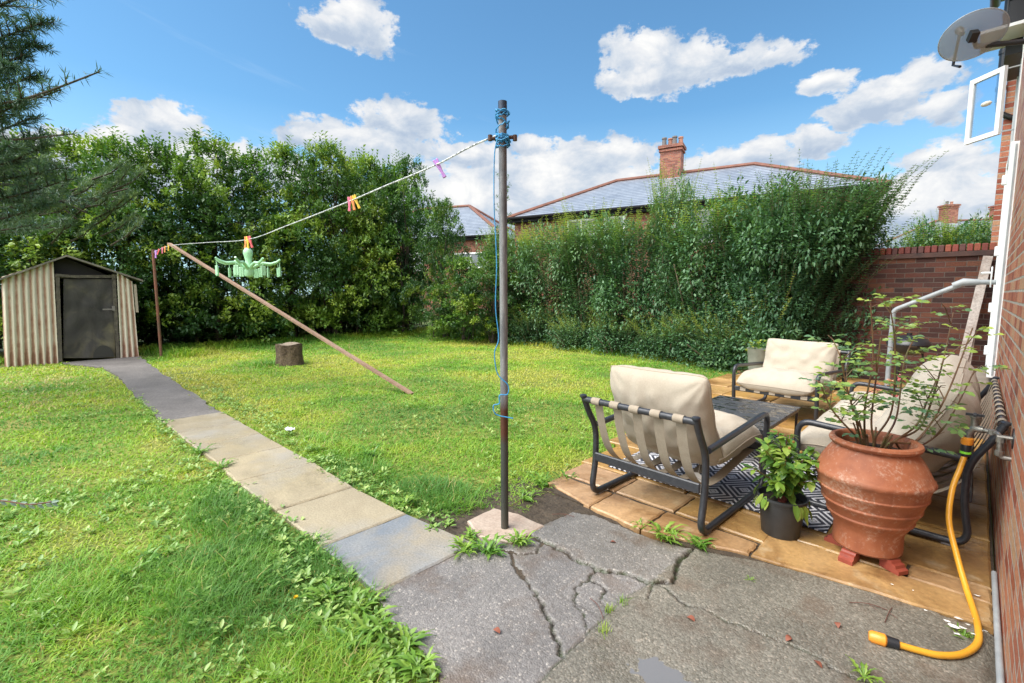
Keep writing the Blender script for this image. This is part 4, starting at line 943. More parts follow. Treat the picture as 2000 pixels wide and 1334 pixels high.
def cushion(name, w, h, t, parent, mat4, bend=None, seed=0, puff=.5, sag=0.0):
    "a stuffed cushion: w x h outline, t thick, seams pulled in, wrinkles radiating from its corners"
    n = 44; m_ = max(14, int(n * h / w)); V = []; F = []
    def prof(a, p=3.4): return max(0, 1 - abs(a) ** p) ** puff
    for side in (1, -1):
        for i in range(n + 1):
            for k in range(m_ + 1):
                u = -1 + 2 * i / n; v = -1 + 2 * k / m_
                u_ = math.sin(u * math.pi / 2) * .35 + u * .65; v_ = math.sin(v * math.pi / 2) * .35 + v * .65
                pr_ = prof(u_) * prof(v_)
                x = u_ * w / 2 * (1 - .03 * (1 - v_ * v_)) * (1 - .045 * abs(v_) ** 7); y = v_ * h / 2 * (1 - .04 * (1 - u_ * u_)) * (1 - .05 * abs(u_) ** 7)
                cr = (u_ * u_ * v_ * v_) ** 1.2
                wr = 0
                for sx_ in (-1, 1):
                    for sy_ in (-1, 1):
                        dx = u_ - sx_ * 1.02; dy = (v_ - sy_ * 1.02) * h / w; d = math.hypot(dx, dy); a = math.atan2(dy, dx)
                        wr += math.exp(-d * 3.6) * math.sin(a * 13 + seed * 1.7 + sx_ + 2 * sy_) * min(1, d * 5)
                ed = math.exp(-(1 - abs(v_)) * 9) * math.sin(u_ * 17 + seed + 2 * mn.noise(Vector((u_ * 3, seed, side)))) + math.exp(-(1 - abs(u_)) * 9) * math.sin(v_ * 12 + seed * 2)
                z = side * (t / 2 * pr_ * (1 + .16 * mn.noise(Vector((u_ * 1.6 + seed, v_ * 1.6, side * 3)))) + .003) + side * pr_ * (.026 * wr + .012 * ed + .020 * mn.noise(Vector((u_ * 4 + seed, v_ * 3, side))))
                z -= sag * (1 - u_ * u_) * (1 - v_ * v_)
                p = Vector((x, y, z))
                if bend: p = bend(p)
                V.append(tuple(mat4 @ p))
    N_ = (n + 1) * (m_ + 1)
    for i in range(n):
        for k in range(m_):
            o = i * (m_ + 1) + k; q = (o, o + m_ + 1, o + m_ + 2, o + 1); F.append(q); F.append(tuple(N_ + j for j in reversed(q)))
    rim = [k for k in range(m_ + 1)] + [i * (m_ + 1) + m_ for i in range(1, n + 1)] + [n * (m_ + 1) + k for k in range(m_ - 1, -1, -1)] + [i * (m_ + 1) for i in range(n - 1, 0, -1)]
    for a, c in zip(rim, rim[1:] + rim[:1]): F.append((a, c, N_ + c, N_ + a))
    co_ = mesh_np(name, V, np.array(F), fabric, parent, smooth=True)
    pp_ = [(Vector(V[a]) + Vector(V[N_ + a])) / 2 for a in rim]; b = MB(); b.tube(pp_, .0042, 6, closed=True); b.build('piping', pbr('piping_fabric', (.36, .31, .245), .85), co_, True)
    return co_

def seat(name, label, cat, W, loc, rz, nback, seatn, group, back_z=.60, back_y=.27, back_lean=24, back_h=.60, nstr=5, back_t=.23, seed=0):
    root = thing(name, label, cat, loc, rz, group); h = W / 2
    prof = [(-.10, .715), (-.055, .63), (.035, .50), (.03, .28), (.0, .022), (.98, .022), (1.0, .30), (.97, .575), (.04, .53)]
    for s in (-1, 1):
        pts = rounded([(s * h, y, z) for y, z in prof[:5]] , .10) 
        pts = rounded([(s * h, y, z) for y, z in [(-.105, .715), (-.06, .62), (.035, .48), (.04, .25), (-.01, .022), (.96, .022), (1.0, .56), (.06, .50)]], .105, 7)
        b = MB(); b.tube(pts, .0205, 12); b.lathe([(.0235, .0), (.0235, .012), (.012, .018)], (s * h, -.108, .712), 12)
        b.build('side_frame', metal, root, True)
        for yy in (.10, .86):
            b = MB(); b.box((s * h, yy, .004), (.03, .05, .010)); b.build('foot_pad', pbr('foot_grey', (.22, .22, .23), .6), root)
    b = MB(); b.tube([(-h, -.098, .695), (h, -.098, .695)], .021, 12); b.build('back_rail', metal, root, True)
    b = MB(); b.box((0, .012, .285), (W - .03, .022, .06), bev=.006); b.build('lower_rail', metal, root)
    b = MB(); b.box((0, .985, .30), (W - .03, .026, .055), bev=.006); b.build('front_rail', metal, root)
    for i in range(nstr):
        x = -h + W * (i + .72) / (nstr + .44)
        path = [(-.06, .672), (-.075, .70), (-.098, .722), (-.122, .70), (-.112, .672), (-.085, .65)] if False else None
        b = MB(); ring = [(x - .031, -.098 + .0245 * math.cos(a), .695 + .0245 * math.sin(a)) for a in np.linspace(0, 2 * math.pi, 17)]
        vs = []; 
        for q in ring: vs += [q, (q[0] + .062, q[1], q[2])]
        b.add(vs, [(2 * k, 2 * k + 1, 2 * k + 3, 2 * k + 2) for k in range(16)])
        sp_ = spline([(x, -.078, .68), (x, -.035, .52), (x, .05, .35), (x, .20, .235), (x, .40, .205), (x, .66, .235), (x, .97, .275), (x, 1.001, .30), (x, .99, .331), (x, .965, .325)], 6)
        vs = []
        for q in sp_: vs += [(q.x - .031, q.y, q.z), (q.x + .031, q.y, q.z), (q.x - .031, q.y + .002, q.z - .003), (q.x + .031, q.y + .002, q.z - .003)]
        fs = []
        for k in range(len(sp_) - 1):
            o = 4 * k; fs += [(o, o + 1, o + 5, o + 4), (o + 3, o + 2, o + 6, o + 7), (o + 1, o + 3, o + 7, o + 5), (o + 2, o, o + 4, o + 6)]
        b.add(vs, fs); b.build('strap', strap_m, root, True)
    cw = (W - .05) / seatn
    for i in range(seatn):
        cx = -W / 2 + .025 + cw * (i + .5)
        M_ = Matrix.Translation((cx, .68, .395)) @ Matrix.Rotation(R(5), 4, 'X')
        cushion('seat_cushion', cw * .99, .72, .26, root, M_, bend=lambda p: Vector((p.x, p.y, p.z - .05 * max(0, p.y / .35) ** 3)), seed=seed + i, puff=.42)
    cw = (W - .06) / nback
    for i in range(nback):
        cx = -W / 2 + .03 + cw * (i + .5)
        M_ = Matrix.Translation((cx, back_y, back_z)) @ Matrix.Rotation(R(90 + back_lean), 4, 'X') @ Matrix.Rotation(R(random.uniform(-2, 2)), 4, 'Z')
        cushion('back_cushion', cw * .985, back_h, back_t, root, M_, bend=lambda p: Vector((p.x, p.y, p.z - .03 * (p.y / .3) ** 2)), seed=seed + 5 + i, puff=.45)
    return root

ch = seat('armchair', 'cream cushioned armchair with strapped back turned to the lawn, nearest the washing line post', 'armchair', .76, (-1.395, 2.535, .018), R(-2), 1, 1, 'matching cushioned patio seats', back_z=.60, back_y=.235, back_lean=26, back_h=.66, seed=1)
# the paper care label hanging below its seat
b = MB(); lm = Matrix.Translation((.20, .36, .165)) @ Matrix.Rotation(R(-18), 4, 'Z') @ Matrix.Rotation(R(8), 4, 'X')
b.add([(-.055, 0, .06), (.0, 0, .075), (.05, 0, .05), (.058, 0, -.07), (-.02, 0, -.075), (-.06, 0, -.04)] + [(-.055, .002, .06), (.0, .002, .075), (.05, .002, .05), (.058, .002, -.07), (-.02, .002, -.075), (-.06, .002, -.04)],
      [(0, 5, 4, 3, 2, 1), (6, 7, 8, 9, 10, 11)] + [(i, (i + 1) % 6, 6 + (i + 1) % 6, 6 + i) for i in range(6)], 0, lm)
for k in range(4): b.box((-.003, -.002, .036 - k * .02), (.085, .001, .0022), 0, 1, lm @ Matrix.Rotation(R(6), 4, 'Y'))
b.tube([lm @ Vector((0, 0, .07)), Vector((.2, .37, .30))], .0012, 4)
b.build('care_label', [pbr('label_card', (.62, .60, .58), .8), pbr('label_ink', (.30, .29, .29), .8)], ch)
seat('armchair', 'cream cushioned armchair facing the camera on the far side of the coffee table', 'armchair', .84, (-1.44, 6.52, .018), R(180 - 4), 1, 1, 'matching cushioned patio seats', back_z=.54, back_y=.25, back_lean=20, back_h=.60, seed=3)
seat('garden_sofa', 'cream cushioned two seat garden sofa standing along the brick house wall', 'sofa', 1.84, (.06, 4.36, .018), R(90), 2, 2, 'matching cushioned patio seats', back_z=.57, back_y=.27, back_lean=36, back_h=.66, nstr=11, seed=8, back_t=.44).scale = (1, .84, 1)

# coffee table with a wet black top
def tbl_n(T, vec):
    mp = T.new('ShaderNodeMapping'); T.l.new(vec, mp.inputs[0]); mp.inputs['Rotation'].default_value = (0, 0, R(40)); mp.inputs['Scale'].default_value = (7, 19, 1)
    return T.noise(mp.outputs[0], 1.0, 3, .55, 1.0)
def tbl_bump(T, vec):
    return T.maprange(tbl_n(T, vec), .42, .52, smooth=True), 1.0, .012
def tbl_bump_old(T, vec):
    mp = T.new('ShaderNodeMapping'); T.l.new(vec, mp.inputs[0]); mp.inputs['Rotation'].default_value = (0, 0, R(45)); mp.inputs['Scale'].default_value = (10, 26, 1)
    return T.math('ADD', T.noise(mp.outputs[0], .9, 3, .55, 1.6), T.math('MULTIPLY', T.noise(vec, 60, 2, .5), .05)), 1.0, .06
tabm = pbr('wet_glass_top', lambda T, v: T.ramp(tbl_n(T, v), [(.44, (.010, .011, .014)), (.50, (.05, .052, .06))]), lambda T, v: T.maprange(tbl_n(T, v), .44, .52, .03, .42), spec=.8, bump=tbl_bump)
tb = thing('coffee_table', 'low black coffee table with a wet rippled shiny top between the seats', 'table', (-1.46, 4.38, .018))
b = MB(); b.box((0, 0, .325), (.74, 1.04, .012), bev=.004); b.build('tabletop', tabm, tb)
rust = pbr('rusty_tube', mottled([(.3, (.03, .018, .016)), (.7, (.07, .03, .024))], 20), .5)
b = MB()
for s in (-1, 1): b.box((s * .35, 0, .305), (.022, 1.02, .024)); b.box((0, s * .50, .305), (.678, .022, .024))
b.build('frame', metal, tb)
for sx_ in (-1, 1):
    for sy_ in (-1, 1): b = MB(); b.tube([(sx_ * .345, sy_ * .495, 0), (sx_ * .345, sy_ * .495, .293)], .011, 10); b.build('leg', rust, tb, True)

def rug_col(T, vec):
    sp = T.new('ShaderNodeSeparateXYZ'); T.l.new(vec, sp.inputs[0])
    def tri(s, per): return T.math('MULTIPLY', T.math('ABSOLUTE', T.math('SUBTRACT', T.math('FRACT', T.math('DIVIDE', T.math('ADD', s, 10.0), per)), .5)), 2.0)
    d = T.math('ADD', tri(sp.outputs[0], .30), tri(sp.outputs[1], .36))
    k = T.math('FRACT', T.math('ADD', T.math('MULTIPLY', T.math('ABSOLUTE', T.math('SUBTRACT', d, 1.0)), 3.2), .30))
    f = T.math('GREATER_THAN', k, .60)
    f2 = T.math('GREATER_THAN', T.math('ABSOLUTE', T.math('SUBTRACT', d, 1.0)), .88); f = T.math('MAXIMUM', f, f2)
    return T.mix(f, (.035, .036, .048), (.55, .54, .56))
rug = MB(); rug.box((0, 0, 0), (1.48, 1.85, .007)); o_ = rug.build('outdoor_rug', pbr('rug', rug_col, .75, bump=(200, .4, .002))); o_.location = (-1.26, 4.02, .0235)
tag(o_, 'charcoal and white diamond patterned outdoor rug lying under the coffee table', 'rug')

# ================================================================== POTTED PLANTS
terra = pbr('terracotta', lambda T, v: T.mix(1.0, T.ramp(T.noise(v, 4.5, 6, .65, .3), [(.3, (.26, .078, .036)), (.5, (.36, .115, .052)), (.72, (.44, .18, .095))]), T.ramp(T.noise(v, 70, 4, .7), [(.3, (.82,) * 3), (.55, (1.0,) * 3), (.74, (1.35,) * 3)]), 'MULTIPLY') if False else T.mix(T.math('MULTIPLY', T.maprange(T.math('MULTIPLY', T.noise(v, 5, 6, .7, .8), T.noise(v, 60, 4, .7)), .27, .40), .55), T.mix(T.math('MULTIPLY', T.maprange(T.noise(v, 3, 6, .65, 1.0), .52, .7), .6), T.ramp(T.noise(v, 4.5, 6, .65, .3), [(.3, (.22, .066, .030)), (.5, (.315, .102, .044)), (.72, (.38, .15, .075))]), (.15, .055, .032)), (.52, .38, .29)), .66, bump=(50, .25, .004))
soil_m = pbr('potting_soil', mottled([(.3, (.02, .014, .01)), (.7, (.06, .045, .03))], 30), .9, bump=(50, 1, .02))
PX, PY = -.325, 3.00
rose = thing('potted_rose', 'leggy rose bush growing in a big ribbed terracotta urn beside the sofa', 'potted plant', (PX, PY, .018))
pz = .055
prof = [(.150, pz), (.172, pz + .004), (.176, pz + .02), (.174, .12), (.186, .150), (.214, .200), (.219, .204), (.222, .213), (.219, .221), (.245, .262), (.249, .265), (.251, .273), (.249, .281), (.270, .330), (.274, .333), (.276, .341), (.274, .349), (.284, .385), (.289, .388), (.2925, .397), (.292, .408), (.287, .414), (.286, .425), (.272, .462), (.235, .525), (.195, .578), (.191, .588), (.205, .593), (.222, .604), (.227, .616), (.222, .628), (.208, .634), (.196, .632), (.188, .620), (.180, .590), (.175, .565)]
prof = [(.135,.055),(.150,.06),(.152,.075),(.150,.15),(.156,.172),(.180,.215),(.187,.221),(.190,.230),(.186,.238),(.207,.283),(.213,.288),(.216,.297),(.212,.305),(.230,.355),(.236,.361),(.238,.369),(.234,.376),(.244,.425),(.249,.430),(.254,.441),(.254,.452),(.248,.460),(.243,.468),(.226,.505),(.200,.552),(.178,.584),(.172,.592),(.180,.597),(.193,.604),(.198,.616),(.194,.627),(.183,.633),(.172,.631),(.165,.62),(.160,.59),(.157,.565)]
b = MB(); b.lathe(prof, n=72, cap=False)
# rope band: twist the middle ring
vv = []
for i, (x, y, z) in enumerate(b.v):
    k = i // 72
    if k in (19, 20): a = math.atan2(y, x); q = 1 + .014 * math.sin(a * 46 + (k - 19) * 1.4); x *= q; y *= q
    vv.append((x, y, z))
b.v = vv; b.add([(.15 * math.cos(a), .15 * math.sin(a), pz) for a in np.linspace(0, 2 * math.pi, 30, endpoint=False)], [tuple(range(29, -1, -1))])
b.build('pot', terra, rose, True)
b = MB(); b.lathe([(.001, .570), (.10, .572), (.160, .566)], n=24, cap=False); b.build('soil', soil_m, rose)
for k, (ax, ay, a) in enumerate(((-.05, -.135, -100), (.118, -.08, -30), (-.128, .02, 170))):
    b = MB(); M_ = Matrix.Rotation(R(a), 4, 'Z')
    sec = [(-.04, 0), (.055, 0), (.055, .02), (.04, .026), (.036, .040), (.020, .043), (.015, .052), (-.04, .0545)]
    vs = [(x, y, z) for y in (-.032, .032) for x, z in sec]; n_ = len(sec)
    b.add(vs, [tuple(range(n_)), tuple(range(2 * n_ - 1, n_ - 1, -1))] + [(i, n_ + i, n_ + (i + 1) % n_, (i + 1) % n_) for i in range(n_)], 0, M_)
    o_ = b.build('pot_foot', pbr('foot_red', mottled([(.3, (.22, .04, .025)), (.7, (.32, .07, .04))], 20), .5)); o_.location = (PX + ax, PY + ay, .018)
    tag(o_, ['red clay pot foot under the urn, nearest the camera', 'red clay pot foot under the urn on the house side', 'red clay pot foot under the urn on the plant pot side'][k], 'pot foot', 'clay feet under the terracotta urn')

def grow(root_pts_fn=None): pass
def compound(P, D, store, s, rr, n=5):
    "a compound rose leaf"
    D = D.normalized(); side = D.cross(Vector((0, 0, 1)));
    if side.length < .05: side = Vector((1, 0, 0))
    side.normalize(); up = side.cross(D)
    def L(p, d, l): store.append((p, d, (up + Vector((random.uniform(-1, 1), random.uniform(-1, 1), .3)) - .35 * Vector((FW[0], FW[1], 0))), l * 1.08, l * .74, rr + random.uniform(-.12, .12)))
    L(P + D * s * 2.0, D + Vector((0, 0, -.15)), s)
    for k, t in enumerate((.9, 1.7)[:(n - 1) // 2]):
        for sg in (-1, 1): L(P + D * s * t, side * sg + D * .5 + Vector((0, 0, -.1)), s * .85)
rl = []; wood = MB(); green = MB()
# canes measured against the photograph: (tip px, tip py) at a depth, start at soil
canes = [((1700, 590), (-.04, .05), [(1690, 790), (1705, 700)], 1.0), ((1738, 596), (.0, .02), [(1742, 800), (1748, 680)], 1.0), ((1640, 690), (-.05, 0), [(1672, 820), (1655, 760)], .98), ((1900, 640), (.05, -.02), [(1790, 860), (1845, 780)], .97),
         ((1862, 610), (.06, .03), [(1800, 830), (1838, 720)], 1.03), ((1800, 640), (.03, .05), [(1752, 810), (1768, 700)], 1.05), ((1830, 740), (.06, 0), [(1790, 830), (1812, 780)], 1.02), ((1600, 745), (-.06, -.02), [(1665, 845), (1625, 800)], .97),
         ((1720, 660), (.0, -.03), [(1702, 820), (1712, 730)], .96), ((1660, 780), (-.03, .03), [(1690, 850), (1670, 815)], 1.0), ((1905, 720), (.06, .0), [(1770, 880), (1840, 840)], 1.02)]
def at_depth(px, py, a):
    d = Vector(ray(px, py)); k = a / (d.x * FW[0] + d.y * FW[1]); return Vector((0, 0, H)) + d * k
A0 = (PX * FW[0] + PY * FW[1])
base0 = Vector((PX, PY, .59))
for ci, (tip, off, mids, dk_) in enumerate(canes):
    st_ = base0 + Vector((off[0], off[1], 0)); pts = [st_, st_ + Vector((off[0] * .3, off[1] * .3, .06))]
    for j, m_ in enumerate(mids): pts.append(at_depth(m_[0], m_[1], A0 * (1 + (dk_ - 1) * (j + 1) / 3)))
    pts.append(at_depth(*tip, A0 * dk_))
    sp_ = spline(pts, 7); N_ = len(sp_)
    o0 = Vector((PX, PY, .018))
    wood.tube([p - o0 for p in sp_], [.0068 * (1 - .6 * i / N_) for i in range(N_)], 6)
    for i in range(5, N_ - 1):
        if random.random() < .55 and i > N_ * .46:
            dirn = (sp_[min(i + 1, N_ - 1)] - sp_[i - 1]).normalized(); a = random.random() * 6.28
            side = Vector((math.cos(a), math.sin(a), random.uniform(-.1, .6)))
            L_ = random.uniform(.02, .05); p = sp_[i]; q = p + side * L_
            wood.tube([p - o0, q - o0], .0014, 4, cap=False); compound(q, side + Vector((0, 0, -.1)), rl, random.uniform(.028, .042), min(1, .25 + .75 * i / N_ * random.uniform(.5, 1.1)), random.choice([5, 5, 3]))
        if random.random() < .28 and i > N_ * .6:
            a = random.random() * 6.28; side = Vector((math.cos(a), math.sin(a), 1.0)).normalized(); L_ = random.uniform(.07, .16); p = sp_[i]; q = p + side * L_ * .6 + Vector((0, 0, .02)); r3 = p + side * L_
            wood.tube([p - o0, q - o0, r3 - o0], [.003, .0022, .0014], 5)
            for u in (.35, .55, .75, .95):
                a = random.random() * 6.28; s2 = Vector((math.cos(a), math.sin(a), .2)); compound(p.lerp(r3, u) + s2 * .015, s2, rl, random.uniform(.026, .038), random.uniform(.45, 1), 5)
for k in range(9):   # short cut-back spurs
    a = random.random() * 6.28; p = base0 + Vector((.05 * math.cos(a), .05 * math.sin(a), 0)); q = p + Vector((.05 * math.cos(a), .05 * math.sin(a), random.uniform(.05, .13))); wood.tube([p - o0, q - o0], [.006, .004], 6)
wood.build('stems', pbr('rose_stem', lambda T, v: T.ramp(T.noise(v, 9, 4, .6), [(.35, (.09, .035, .025)), (.55, (.16, .09, .04)), (.7, (.12, .16, .05))]), .6), rose, True)
rose_leaf = leaf_mat('rose_leaf', [(0, (.06, .14, .09)), (.45, (.10, .21, .12)), (.7, (.19, .33, .08)), (1, (.34, .46, .09))], rough=.3, trans=.3)
P_, D_, N_, L_, W_, r_ = map(list, zip(*rl)); P_ = [p - o0 for p in P_]
leaf_obj('foliage', P_, D_, N_, L_, W_, np.array(r_), rose_leaf, rose, 'oval', .12, .15)

# dark plastic pot with a leafy shrub
p1 = thing('potted_shrub', 'bushy broad leaved plant in a black plastic pot beside the terracotta urn', 'potted plant', (-.715, 2.925, .018))
b = MB(); b.lathe([(.095, 0), (.098, .004), (.118, .19), (.121, .192), (.124, .21), (.130, .212), (.131, .225), (.122, .226), (.117, .19), (.112, .18)], n=40, cap=False); b.lathe([(.001, .003), (.095, .003)], n=30, cap=False); b.build('pot', pbr('black_pot', mottled([(.3, (.022, .025, .028)), (.7, (.04, .043, .047))], 9), .45), p1, True)
b = MB(); b.lathe([(.001, .19), (.117, .188)], n=24, cap=False); b.build('soil', soil_m, p1)
st = []; b = MB()
for k in range(34):
    a = random.random() * 6.28; sp_r = random.uniform(.02, .21); hh = random.uniform(.16, .40) * (1 - sp_r * 1.1) + (.04)
    pts = spline([(.02 * math.cos(a), .02 * math.sin(a), .19), (.3 * sp_r * math.cos(a), .3 * sp_r * math.sin(a), .19 + hh * .6), (sp_r * math.cos(a), sp_r * math.sin(a), .19 + hh)], 5)
    b.tube(pts, [.004 - .0025 * i / len(pts) for i in range(len(pts))], 5)
    for i in range(3, len(pts)):
        for j in range(3):
            a2 = random.random() * 6.28; tilt = random.uniform(-.9, .5); d = Vector((math.cos(a2), math.sin(a2), tilt)); l = random.uniform(.045, .085)
            st.append((pts[i], d, Vector((-math.cos(a2) * tilt, -math.sin(a2) * tilt, 1)), l, l * random.uniform(.42, .58), random.uniform(0, .7) + .3 * (i / len(pts))))
for k in range(30):
    a = random.random() * 6.28; p = Vector((.12 * math.cos(a), .12 * math.sin(a), random.uniform(.19, .27))); d = Vector((math.cos(a) * .6, math.sin(a) * .6, -1.1)); st.append((p, d, Vector((math.cos(a), math.sin(a), .3)), random.uniform(.06, .1), random.uniform(.03, .045), random.uniform(.5, .95)))
b.build('stems', pbr('red_stem', (.16, .04, .03), .5), p1, True)
P_, D_, N_, L_, W_, r_ = map(list, zip(*st))
shr = leaf_mat('shrub_leaf', [(0, (.035, .105, .025)), (.4, (.09, .20, .035)), (.75, (.20, .33, .05)), (1, (.36, .42, .10))], rough=.28, trans=.28)
leaf_obj('foliage', P_, D_, N_, L_, W_, np.array(r_), shr, p1, 'oval', .10, .22)
b = MB()
for k in range(5): a = k * 1.3; b.lathe([(.001, -.008), (.007, -.004), (.008, .002), (.004, .009)], (.08 * math.cos(a), .08 * math.sin(a), .50 + .03 * math.sin(k * 2)), 8)
b.build('bud', pbr('bud', (.25, .14, .03), .5), p1, True)

# pink hydrangea by the sofa
fl = at_depth(1740, 785, 4.5)
hyd = thing('hydrangea', 'low hydrangea with fading pink and peach flower heads behind the sofa arm', 'flowering plant', (fl.x, fl.y, .018))
b = MB(); b.lathe([(.11, 0), (.15, .24), (.16, .26), (.15, .26), (.14, .22)], n=24, cap=False); b.lathe([(.001, .2), (.14, .2)], n=20, cap=False); b.build('pot', terra, hyd, True)
st = []; b = MB(); heads = []
fz = fl.z - .018
for (px, py) in ((1712, 775), (1738, 768), (1760, 760), (1732, 792), (1775, 785), (1752, 800), (1700, 790), (1795, 765)):
    p = at_depth(px, py - 20, 4.5 + random.uniform(-.12, .12)) - Vector((fl.x, fl.y, .018)); b.tube([(0, 0, .2), (p.x * .5, p.y * .5, .2 + (p.z - .2) * .6), p], .003, 5); heads.append(p)
b.build('stems', shr, hyd)
for k in range(130):
    p = random.choice(heads); d = Vector((random.uniform(-1, 1), random.uniform(-1, 1), random.uniform(-.6, .3))); st.append((Vector((p.x * random.uniform(.5, 1), p.y * random.uniform(.5, 1), p.z * random.uniform(.5, .92))), d, Vector((0, 0, 1)), random.uniform(.05, .09), random.uniform(.035, .05), random.random() * .6))
P_, D_, N_, L_, W_, r_ = map(list, zip(*st)); leaf_obj('foliage', P_, D_, N_, L_, W_, np.array(r_), shr, hyd, 'oval', .1, .2)
petal = leaf_mat('petal', [(0, (.45, .06, .10)), (.4, (.70, .22, .22)), (.75, (.75, .38, .28)), (1, (.62, .34, .14))], rough=.6, trans=.3)
for hd in heads:
    st = []; c0 = random.random()
    for k in range(70):
        v = Vector((random.gauss(0, 1), random.gauss(0, 1), random.gauss(0, .8) + .3)).normalized(); st.append((hd + v * random.uniform(.02, .035), v + Vector((random.uniform(-1, 1), random.uniform(-1, 1), random.uniform(-1, 1))), v, .018, .015, c0 * .7 + random.random() * .3))
    P_, D_, N_, L_, W_, r_ = map(list, zip(*st)); leaf_obj('flower_head', P_, D_, N_, L_, W_, np.array(r_), petal, hyd)
# small planter at the far armchair
gp = G(1478, 715); pl = thing('planter', 'pale grey tapered planter with a small plant just behind the far armchair', 'planter', (-2.55, 8.0, 0))
q = at_depth(1482, 690, (2.55 * .707 + 8.0 * .707)); pl.location = (q.x, q.y, 0.0)
b = MB(); b.lathe([(.12, 0), (.17, .50), (.18, .52), (.165, .52), (.15, .46)], n=24, cap=False); b.lathe([(.001, .45), (.155, .45)], n=20, cap=False); b.build('pot', pbr('grey_planter', mottled([(.3, (.16, .18, .15)), (.7, (.27, .29, .25))], 6), .7), pl, True)
st = []
for k in range(90):
    a = random.random() * 6.28; r0 = random.random() * .2; st.append((Vector((r0 * math.cos(a), r0 * math.sin(a), .46 + random.random() * .2)), Vector((math.cos(a), math.sin(a), random.uniform(-.2, .8))), Vector((0, 0, 1)), .07, .04, random.random()))
P_, D_, N_, L_, W_, r_ = map(list, zip(*st)); leaf_obj('foliage', P_, D_, N_, L_, W_, np.array(r_), shr, pl)

# ================================================================== WEEDS THAT STAND ALONE
weed_m = leaf_mat('dandelion_leaf', [(0, (.06, .16, .025)), (.5, (.15, .30, .04)), (1, (.28, .42, .08))], rough=.35, trans=.3)
def jag(p, a, L, W, up, V, F, rr, rnd):
    "one toothed dandelion leaf arching outwards"
    n = 9; o = len(V); c, s = math.cos(a), math.sin(a)
    for i in range(n + 1):
        t = i / n; d = L * t; z = up * math.sin(t * 2.3) * L * .75 ; w = W * (math.sin(min(1, t * 1.15 + .08) * math.pi) ** .7) * (1 if i % 2 else .52) * (.35 + .75 * t) * (1 if i < n else .02)
        for k, ww in ((-1, w), (0, 0), (1, w)): V.append((p[0] + c * d - s * k * ww, p[1] + s * d + c * k * ww, p[2] + z + (abs(k) * w * .35) + random.uniform(-.002, .002))); rr.append(rnd + (.15 if k == 0 else 0))
    for i in range(n):
        for k in range(2): q = o + i * 3 + k; F.append((q, q + 3, q + 4, q + 1))
def rosette(x, y, n, L, label, z=0.0, name='dandelion_weed', spread=0.02):
    V = []; F = []; rr = []; a0 = random.random() * 6
    for i in range(n):
        a = a0 + i * 2.399 + random.uniform(-.3, .3); l = L * random.uniform(.55, 1.1)
        jag((random.gauss(0, spread * .6), random.gauss(0, spread * .6), 0), a, l, l * random.uniform(.11, .17), random.uniform(.12, .7), V, F, rr, random.uniform(.1, .8))
    o = len(V); V += [(0, 0, .012)] + [(spread * .8 * math.cos(k), spread * .8 * math.sin(k), .002) for k in np.linspace(0, 5.6, 8)]; F += [(o, o + 1 + k, o + 1 + (k + 1) % 8, o) for k in range(0)]; rr += [.3] * 9
    F3 = np.array([(o, o + 1 + k, o + 1 + (k + 1) % 8) for k in range(8)])
    o_ = mesh_np(name, V, [np.array(F), F3], weed_m, None, {'r': np.clip(rr, 0, 1)}, smooth=True); o_.location = (x, y, z)
    return tag(o_, label, 'weed', 'leafy weeds in the lawn edges and paving cracks')
for (px, py, n, L, lab, sp_) in ((905, 1075, 20, .13, 'ragged dandelion clump left of the foot of the grey post', .03), (955, 1078, 24, .14, 'dandelion clump in front of the foot of the grey post', .04), (1015, 1062, 20, .13, 'dandelion clump right of the foot of the grey post', .03), (920, 1050, 14, .10, 'small dandelion tuft at the corner of the last path slab', .02),
        (1300, 1050, 26, .15, 'tall dandelion clump growing from the patio edge behind the nearest armchair', .04), (1368, 1068, 22, .13, 'dandelion clump round the rear foot of the nearest armchair', .03), (1252, 1032, 12, .09, 'small weed at the patio edge left of the tall clump', .02),
        (1690, 1325, 12, .09, 'small dandelion in the tarmac at the bottom edge below the hose end', .01), (640, 1165, 18, .14, 'dandelion rosette at the lawn edge beside the last path slab', .03), (705, 1190, 22, .15, 'dandelion rosette at the corner of the tarmac', .03), (730, 1240, 20, .15, 'second dandelion rosette along the tarmac edge', .04),
        (785, 1275, 22, .16, 'third dandelion rosette along the tarmac edge', .03), (815, 1310, 18, .13, 'dandelion rosette at the tarmac edge nearest the bottom of the picture', .02), (690, 1265, 16, .13, 'dandelion rosette in the grass below the tarmac corner', .03), (390, 885, 12, .16, 'broad dock weed bulging over the left edge of the path', .02), (430, 915, 16, .15, 'dark jagged weed leaning over the second path joint', .03),
        (1060, 945, 20, .14, 'pale weed clump on the lawn corner left of the nearest armchair', .05), (1030, 975, 14, .12, 'weed spilling onto the bare soil by the post', .04), (1105, 935, 14, .11, 'weed clump at the patio corner beside the armchair frame', .04), (720, 890, 18, .15, 'weed patch beside the middle of the path on the lawn side', .06), (790, 985, 16, .13, 'weed clump on the right of the last but one path slab', .04), (620, 880, 14, .12, 'weed spilling over the right edge of the path', .04),
        (85, 1210, 6, .10, 'upright broad leaf weed in the near left grass', .01), (300, 1090, 14, .12, 'rosette in the near lawn left of the path', .04), (245, 1130, 12, .12, 'flat rosette in the near left lawn', .03), (1885, 1243, 14, .06, 'tiny weed cluster at the patio edge by the house wall', .02), (1465, 1135, 7, .04, 'tiny sprig at the edge of the yellow slabs', .0)):
    g = G(px, py); rosette(g[0], g[1], int(n * 1.6), L * .82, lab, .004, spread=sp_ * 1.2)
